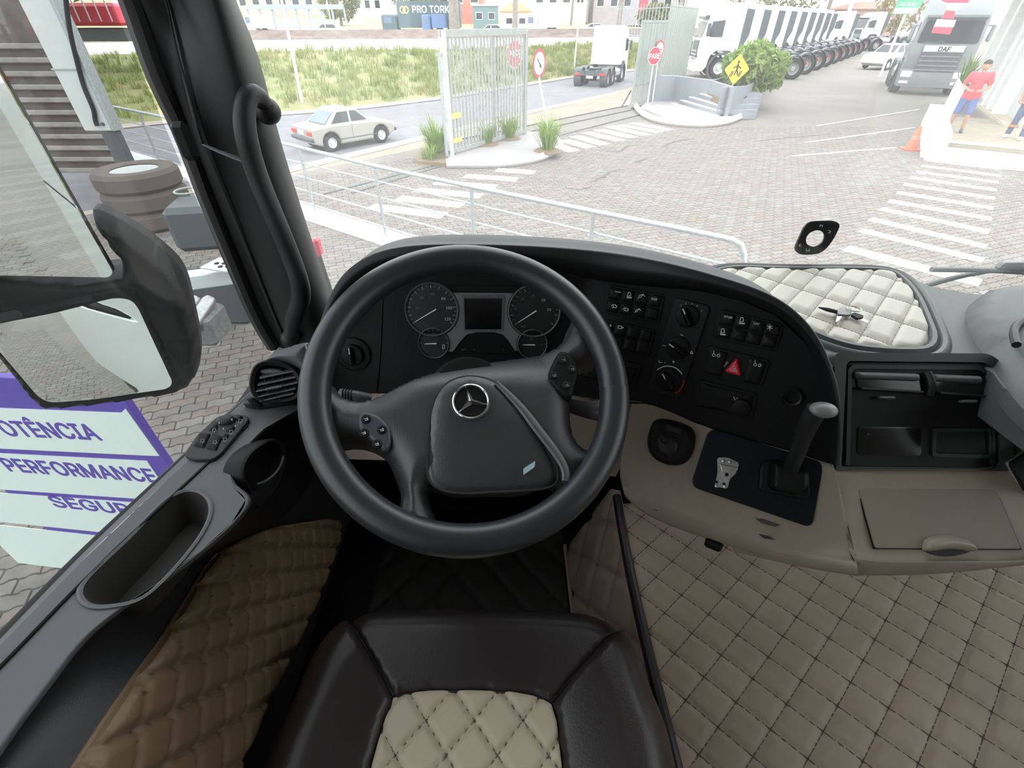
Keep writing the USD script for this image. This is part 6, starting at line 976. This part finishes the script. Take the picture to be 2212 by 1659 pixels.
# people
SKIN = mat('skin', (.38, .22, .15), .55); RSH = mat('red_shirt', (.66, .09, .11), .8, mott=.12, mscale=12); BSH = mat('blue_shorts', (.10, .14, .30), .8); HAIRM = mat('dark_hair', (.03, .025, .022), .7); NAVY = mat('navy_overall', (.10, .12, .20), .8)
def person(label, base, rz, top, bottom, shorts, pose, bag=False, bands=False, sz=.94):
    t = thing('person', label, 'person', base, rz=rz); P = lambda n, m, c, **k: put(t, n, (np.asarray(m[0]) * sz, m[1]), c, local=True, **k); B_ = []; h = .86
    hip = {s: V(s * .10, 0, .90) for s in (-1, 1)}; knee = {s: V(s * .14, -.04 - .05 * s, .48) for s in (-1, 1)}; ank = {s: V(s * .17, .03 - .10 * s, .08) for s in (-1, 1)}; sh = {s: V(s * .20, 0, 1.42) for s in (-1, 1)}; elb = {s: V(s * .30, .02, 1.15) for s in (-1, 1)}; wr = {s: V(s * .14, -.20, 1.06) for s in (-1, 1)} if pose == 'folded' else {s: V(s * .28, -.06, .88) for s in (-1, 1)}
    for s in (-1, 1):
        B_ += [((hip[s], .095), (knee[s], .062)), ((knee[s], .062), (ank[s], .042)), ((ank[s] + V(0, 0, -.03), .04), (ank[s] + V(0, -.15, -.045), .032)), ((sh[s], .06), (elb[s], .045)), ((elb[s], .045), (wr[s], .032)), ((wr[s], .032), (wr[s] + V(-s * .05, -.05, -.01), .036))]
        for k in range(4): B_.append(((wr[s] + V(-s * .05, -.05, .02 - .016 * k), .011), (wr[s] + V(-s * .11, -.08, .015 - .016 * k), .009)))
        B_.append(((wr[s] + V(-s * .03, -.05, .02), .012), (wr[s] + V(-s * .05, -.08, .05), .010)))
    B_ += [((V(0, 0, .95), .14), (V(0, 0, 1.15), .125)), ((V(-.1, 0, 1.34), .11), (V(.1, 0, 1.34), .11)), ((V(0, 0, 1.15), .125), (V(0, 0, 1.36), .12)), ((V(0, 0, 1.42), .055), (V(0, -.01, 1.56), .05)), ((V(0, -.02, 1.60), .078), (V(0, .0, 1.67), .09)), ((V(0, -.10, 1.61), .018), (V(0, -.085, 1.65), .012)), ((V(-.09, 0, 1.62), .02), (V(-.09, 0, 1.65), .018)), ((V(.09, 0, 1.62), .02), (V(.09, 0, 1.65), .018))]
    P('body', blob(B_, .025, 6), SKIN, smooth=True)
    g = lambda c, s: (c[0], c[1] + s)
    TB = [((V(-.09, 0, .92), .145), (V(.09, 0, .92), .145)), ((V(0, 0, .93), .16), (V(0, 0, 1.15), .15)), ((V(-.1, 0, 1.34), .135), (V(.1, 0, 1.34), .135)), ((V(0, 0, 1.15), .15), (V(0, 0, 1.36), .14))] + [((sh[s], .085), (sh[s] * .35 + elb[s] * .65, .072)) for s in (-1, 1)]; P('shirt', blob(TB, .03, 5), top, smooth=True)
    SB = [((V(-.07, 0, .90), .135), (V(.07, 0, .90), .135))]; 
    for s in (-1, 1): SB += [((hip[s], .125), (knee[s] * .92 + hip[s] * .08 if shorts else knee[s], .085 if shorts else .075))] + ([] if shorts else [((knee[s], .075), (ank[s] + V(0, 0, .04), .065))])
    P('shorts' if shorts else 'trousers', blob(SB, .03, 5), bottom, smooth=True)
    P('hair', mv(tm(trimesh.creation.icosphere(3, 1.0)), (0, .015, 1.69), s=(.098, .105, .085)), HAIRM, smooth=True)
    for s in (-1, 1): P('shoe', blob([((ank[s] + V(0, .02, -.02), .05), (ank[s] + V(0, -.16, -.035), .042))], .03, 3), WPAINT if bands else DGREY, smooth=True); P('eye', mv(tm(trimesh.creation.icosphere(1, .011)), (s * .035, -.085, 1.665)), SBLK)
    if bands:
        for s in (-1, 1): P('reflective_band', lathe([(.079, -.03), (.082, 0), (.079, .03)], 18, axis=knee[s] - ank[s], c=knee[s] * .62 + ank[s] * .38), mat('orange_band', (.80, .25, .12), .6))
    return t
pb_ = onz(2058, 284, pz); person('person in a red shirt and blue shorts standing on the porch with arms folded', V(pb_[0], pb_[1], pz), math.radians(-35), RSH, BSH, True, 'folded')
pb2 = onz(2178, 300, pz); person('person in navy work clothes with orange bands at the right edge', V(pb2[0] + .1, pb2[1], pz), math.radians(-50), NAVY, NAVY, False, 'down', bands=True)
# ================= LEFT SIDE: mirrors and what stands beside the cab =================
MI = Fr(onx(242, 592, -.925), (.41, -.91, .0)); MIR = mat('mirror_glass', (.86, .90, .88), .015, metal=1.0)
mr = thing('side_mirror', 'black two-part door mirror unit outside the driver window', 'mirror', MI.p)
ug = [(-260, 590), (236, 599), (245, 588), (0, 160), (-170, -140), (-420, -140)]; lg = [(-44, 706), (120, 673), (250, 641), (284, 646), (298, 662), (374, 826), (362, 838), (200, 861), (110, 868), (86, 858), (0, 757)]
hs = spl([(183, 474), (232, 489), (300, 530), (350, 568), (388, 610), (410, 680), (427, 760), (428, 815), (412, 848), (375, 862), (200, 884), (100, 886), (60, 862), (-20, 770), (-90, 716), (-260, 690), (-300, 640), (-262, 585), (0, 596), (200, 604), (250, 592), (235, 560)], 90, True)
put(mr, 'housing', MI.tr(dome(MI.ls(hs), -.075, .068, .03, skirt=-.12)), BLACK, smooth=50)
put(mr, 'upper_back', MI.tr(slab(MI.ls(rnd(ug, 14)), -.022, -.008, .003)), BLACK); put(mr, 'upper_glass', MI.tr(slab(MI.ls(rnd(ug, 14)), -.006, .001)), MIR, False, label='main mirror glass')
LMF = Fr(MI.hit(190, 760, .006), (.45, -.89, .02)); put(mr, 'lower_rim', LMF.tr(dome(LMF.ls(rnd([(x + (x - 190) * .12, y + (y - 760) * .19) for x, y in lg], 16)), -.012, .016, .012, skirt=-.06)), BLACK); lp_ = LMF.ls(rnd(lg, 14)); lc_ = lp_.mean(0)
put(mr, 'lower_glass', LMF.tr(dome(lp_, .0045, .0, .01, res=.006, fn=lambda q, d: .007 * (1 - ((q - lc_) ** 2).sum(1) / .02).clip(0, 1))), mat('mirror_glass', ()), smooth=True, label='convex wide-angle mirror glass')
struct('wall_left', cat(box((-.655, -.1, 1.0), (.05, 2.3, 1.1), .01), box((-.60, .2, 1.65), (.08, 1.7, .9))), mat('door_inner_dark', (.02, .02, .02), .7), 'lower left side of the cab')
struct('cab_side', cat(box((-.70, -.45, 1.42), (.02, 2.8, 1.22), .006), box((-.70, -1.2, 2.75), (.02, 1.3, 1.5), .006)), CABW, 'white outer side of the cab behind the door')
# advertising board
q0, q1 = onx(345, 985, -1.62), None; BP = Fr(q0, (-.093, -1, 0)); VIO = mat('violet_board', (.10, .06, .36), .5); PALE = mat('pale_board', (.66, .76, .72), .5)
bd = thing('advertising_board', 'violet and white advertising board standing beside the cab below the mirror', 'board', V(q0[0] - .5, q0[1], 0)); bl_ = BP.ls([(345, 985)])[0]; hz = -BP.p[2]
put(bd, 'panel', BP.tr(slab(rnd(np.array([(-1.05, hz + .02), (.012, hz + .02), (.012, .42), (-1.05, .42)]), .01), -.03, 0, .003)), VIO, False)
rows = [((0, 884), (268, 890), (338, 990), (0, 960)), ]
def row(pxs): return BP.ls(pxs)
R1 = row([(-330, 868), (262, 891), (332, 984), (-230, 957)]); R2 = row([(-220, 967), (318, 995), (378, 1082), (-150, 1046)]); R3 = row([(-140, 1054), (390, 1092), (470, 1175), (-60, 1120)]); R4 = row([(-50, 1128), (480, 1186), (560, 1280), (40, 1215)])
for R_ in (R1, R2, R3, R4): put(bd, 'white_strip', BP.tr(slab(ccw(R_), .0, .003)), PALE, False)
put(bd, 'arrow_tip', BP.tr(slab(ccw(row([(262, 891), (272, 882), (345, 984), (332, 984)])), .0, .003)), PALE, False)
def brow(text, l, r, yl, yr, hpx):
    p, q = BP.l(l, yl, .003), BP.l(r, yr, .003); w_ = np.linalg.norm(q - p); t = meshkit.text_mesh(text, hpx * BP.px((l + r) / 2, (yl + yr) / 2), .002, True); v = np.array(t.vertices); v[:, 0] -= v[:, 0].min(); v[:, 0] *= w_ / v[:, 0].max(); d = unit(q - p); n2 = V(-d[1], d[0]); v = np.column_stack([p[0] + v[:, 0] * d[0] + v[:, 1] * n2[0], p[1] + v[:, 0] * d[1] + v[:, 1] * n2[1], v[:, 2] + .003]); put(bd, 'lettering', BP.tr((v, np.array(t.faces))), VIO, False, label='violet word ' + text)
brow('POTÊNCIA', -12, 222, 939, 950, 38); brow('PERFORMANCE', 22, 345, 1017, 1042, 36); brow('SEGURANÇA', 120, 440, 1094, 1128, 32)
put(bd, 'foot', box((q0[0] - .5, q0[1] + .02, .02), (1.0, .4, .04), .01), DGREY)
# ribbed dark wall, white totem, tyre and coupling gear
RIB = mat('ribbed_wall', (.135, .115, .10), .8, mott=.3, mscale=3); RY = 11.6; a, b = ony(-60, 330, RY), ony(262, 330, RY); rbw = thing('ribbed_shutter', 'dark ribbed metal wall standing left of the white totem', 'wall', V(a[0] - 3, RY, 0)); zt_ = ony(120, 88, RY)[2]
RIBL = mat('rib_light', (.30, .28, .26), .6, mott=.3, mscale=3)
put(rbw, 'backing', box(((a[0] - 4 + b[0]) / 2, RY + .12, zt_ / 2 + .5), (b[0] - a[0] + 4, .06, zt_ + 1), .004), RIB, False)
for k in range(11): put(rbw, 'rib', box(((a[0] - 4 + b[0]) / 2, RY + .05, zt_ - .09 - k * .235), (b[0] - a[0] + 4, .10, .10), .02), RIBL, False)
tb_ = V(*ony(222, 300, 9.6)); tt_ = V(tb_[0], 9.6, 3.4); tot = thing('white_totem', 'white sheet-metal totem with a black cable hanging down its face', 'totem', V(tb_[0], 9.6, 0)); wz = ony(245, 284, 9.6)[2]; w_ = .52
put(tot, 'body', box((tb_[0] - .02, 9.7, (wz + 3.6) / 2), (w_, .18, 3.6 - wz), .02), mat('totem_white', (.55, .58, .57), .4)); put(tot, 'side_flange', box((tb_[0] - .02 + w_ / 2 + .03, 9.72, (wz + 3.6) / 2), (.06, .24, 3.6 - wz), .01), GALV); put(tot, 'foot_post', box((tb_[0] + .12, 9.72, wz / 2), (.30, .16, wz), .02), DGREY); put(tot, 'cap_plate', box((tb_[0] - .02, 9.62, wz + .95), (w_ + .04, .05, .03), .004), GALV)
put(tot, 'cable', tube([ony(x, y, 9.57) for x, y in ((140, -30), (150, 60), (168, 140), (186, 200), (203, 242), (206, 262), (210, 272))], .035, 8, n=30), RUBBER); put(tot, 'bolt', lathe([(.03, 0), (.025, .03), (0, .03)], 10, axis=(0, -1, 0), c=ony(222, 268, 9.60)), DGREY)
def flat_tyre(px, py, R_, z, label, stack=1):
    c = onz(px, py, z); t = thing('lying_tyre', label, 'tyre', V(c[0], c[1], 0))
    for k in range(stack): put(t, 'tyre', lathe([(R_ * .55, .02), (R_ * .62, 0), (R_ * .92, 0), (R_, .06), (R_, .24), (R_ * .92, .30), (R_ * .62, .30), (R_ * .55, .28)], 36, c=V(c[0], c[1], z - .3 * (k + 1))), mat('dusty_tyre', (.12, .10, .09), .85))
    put(t, 'rim', lathe([(R_ * .56, z - .3), (R_ * .56, z - .03), (R_ * .50, z - .03), (R_ * .46, z - .2), (0, z - .22)], 32, c=V(c[0], c[1], 0)), RIMW)
flat_tyre(288, 362, .62, .9, 'stack of worn truck tyres around a white rim left of the cab', 3)
gr_ = thing('trailer_coupling', 'grey trailer coupling with white beam, perforated plate and dark tank beside the cab', 'trailer part', onz(445, 660)); zc = .55
c = onz(430, 700, zc); put(gr_, 'block', box(c, (.42, .36, .30), .04), mat('worn_steel', (.22, .22, .22), .45, mott=.4, mscale=20)); 
for k in (-1, 0, 1): put(gr_, 'cylinder', lathe([(0, -.15), (.06, -.15), (.06, .15), (.045, .19), (0, .19)], 16, axis=(.2, 1, .4), c=c + V(.13 * k, -.1, .16)), STEEL)
put(gr_, 'beam', mv(box((0, 0, 0), (.95, .16, .14), .01, M=rot((0, 0, 1), .35)), onz(430, 603, .85)), mat('white_body_paint', ())); put(gr_, 'perforated_plate', mv(box((0, 0, 0), (.30, .24, .02), .004, M=rot((0, 0, 1), -.3)), onz(482, 572, 1.0)), mat('white_body_paint', ()))
for k in range(5): put(gr_, 'hole', lathe([(0, 0), (.022, 0), (.022, .004), (0, .004)], 12, c=onz(468 + 8 * k, 572 + (4 if k % 2 else -3), 1.012)), RUBBER)
put(gr_, 'tank', mv(box((0, 0, 0), (.8, .55, .5), .06, M=rot((0, 0, 1), .2)), onz(460, 480, .9)), DGREY); put(gr_, 'tank_mount', box(onz(445, 640, .3), (.9, .25, .6), .03), DGREY); put(gr_, 'filler_ring', tube(np.column_stack([circ(onz(405, 412, 1.2)[:2], .14, 24), np.full(24, 1.2)]), .012, 6, closed=True), GALV)
b = ony(185, 40, 33); rt_ = thing('red_lorry', 'red lorry with pale lattice rails seen through the door window', 'truck', V(b[0], 33, -1.1)); xa, xb = ony(118, 40, 33)[0], ony(258, 40, 33)[0]; za, zb3 = ony(200, 56, 33)[2], ony(200, 6, 33)[2]
put(rt_, 'body', box(((xa + xb) / 2, 34.2, (za + zb3) / 2), (xb - xa, 2.4, zb3 - za), .15), mat('lorry_red', (.55, .05, .08), .4)); put(rt_, 'chassis', box(((xa + xb) / 2, 34.2, za - .4), (xb - xa, 1.6, .6), .04), DGREY)
for k in range(6): put(rt_, 'rail', tube([V(xa + (xb - xa) * (k + .3) / 6, 32.95, za + .2), V(xa + (xb - xa) * (k + .3) / 6, 32.95, zb3 + .3)], .04, 6), POLE)
for x in (xa + 1, xb - 1): put(rt_, 'wheel', lathe([(0, -.15), (.5, -.15), (.52, .15), (0, .15)], 20, axis=(0, 1, 0), c=(x, 33.4, -.6)), TYRE)
tree(60, 60, 30, 4.5, (4, 2, 2.6), 'dark leafy tree behind the ribbed wall', LEAFD, .2, 21)
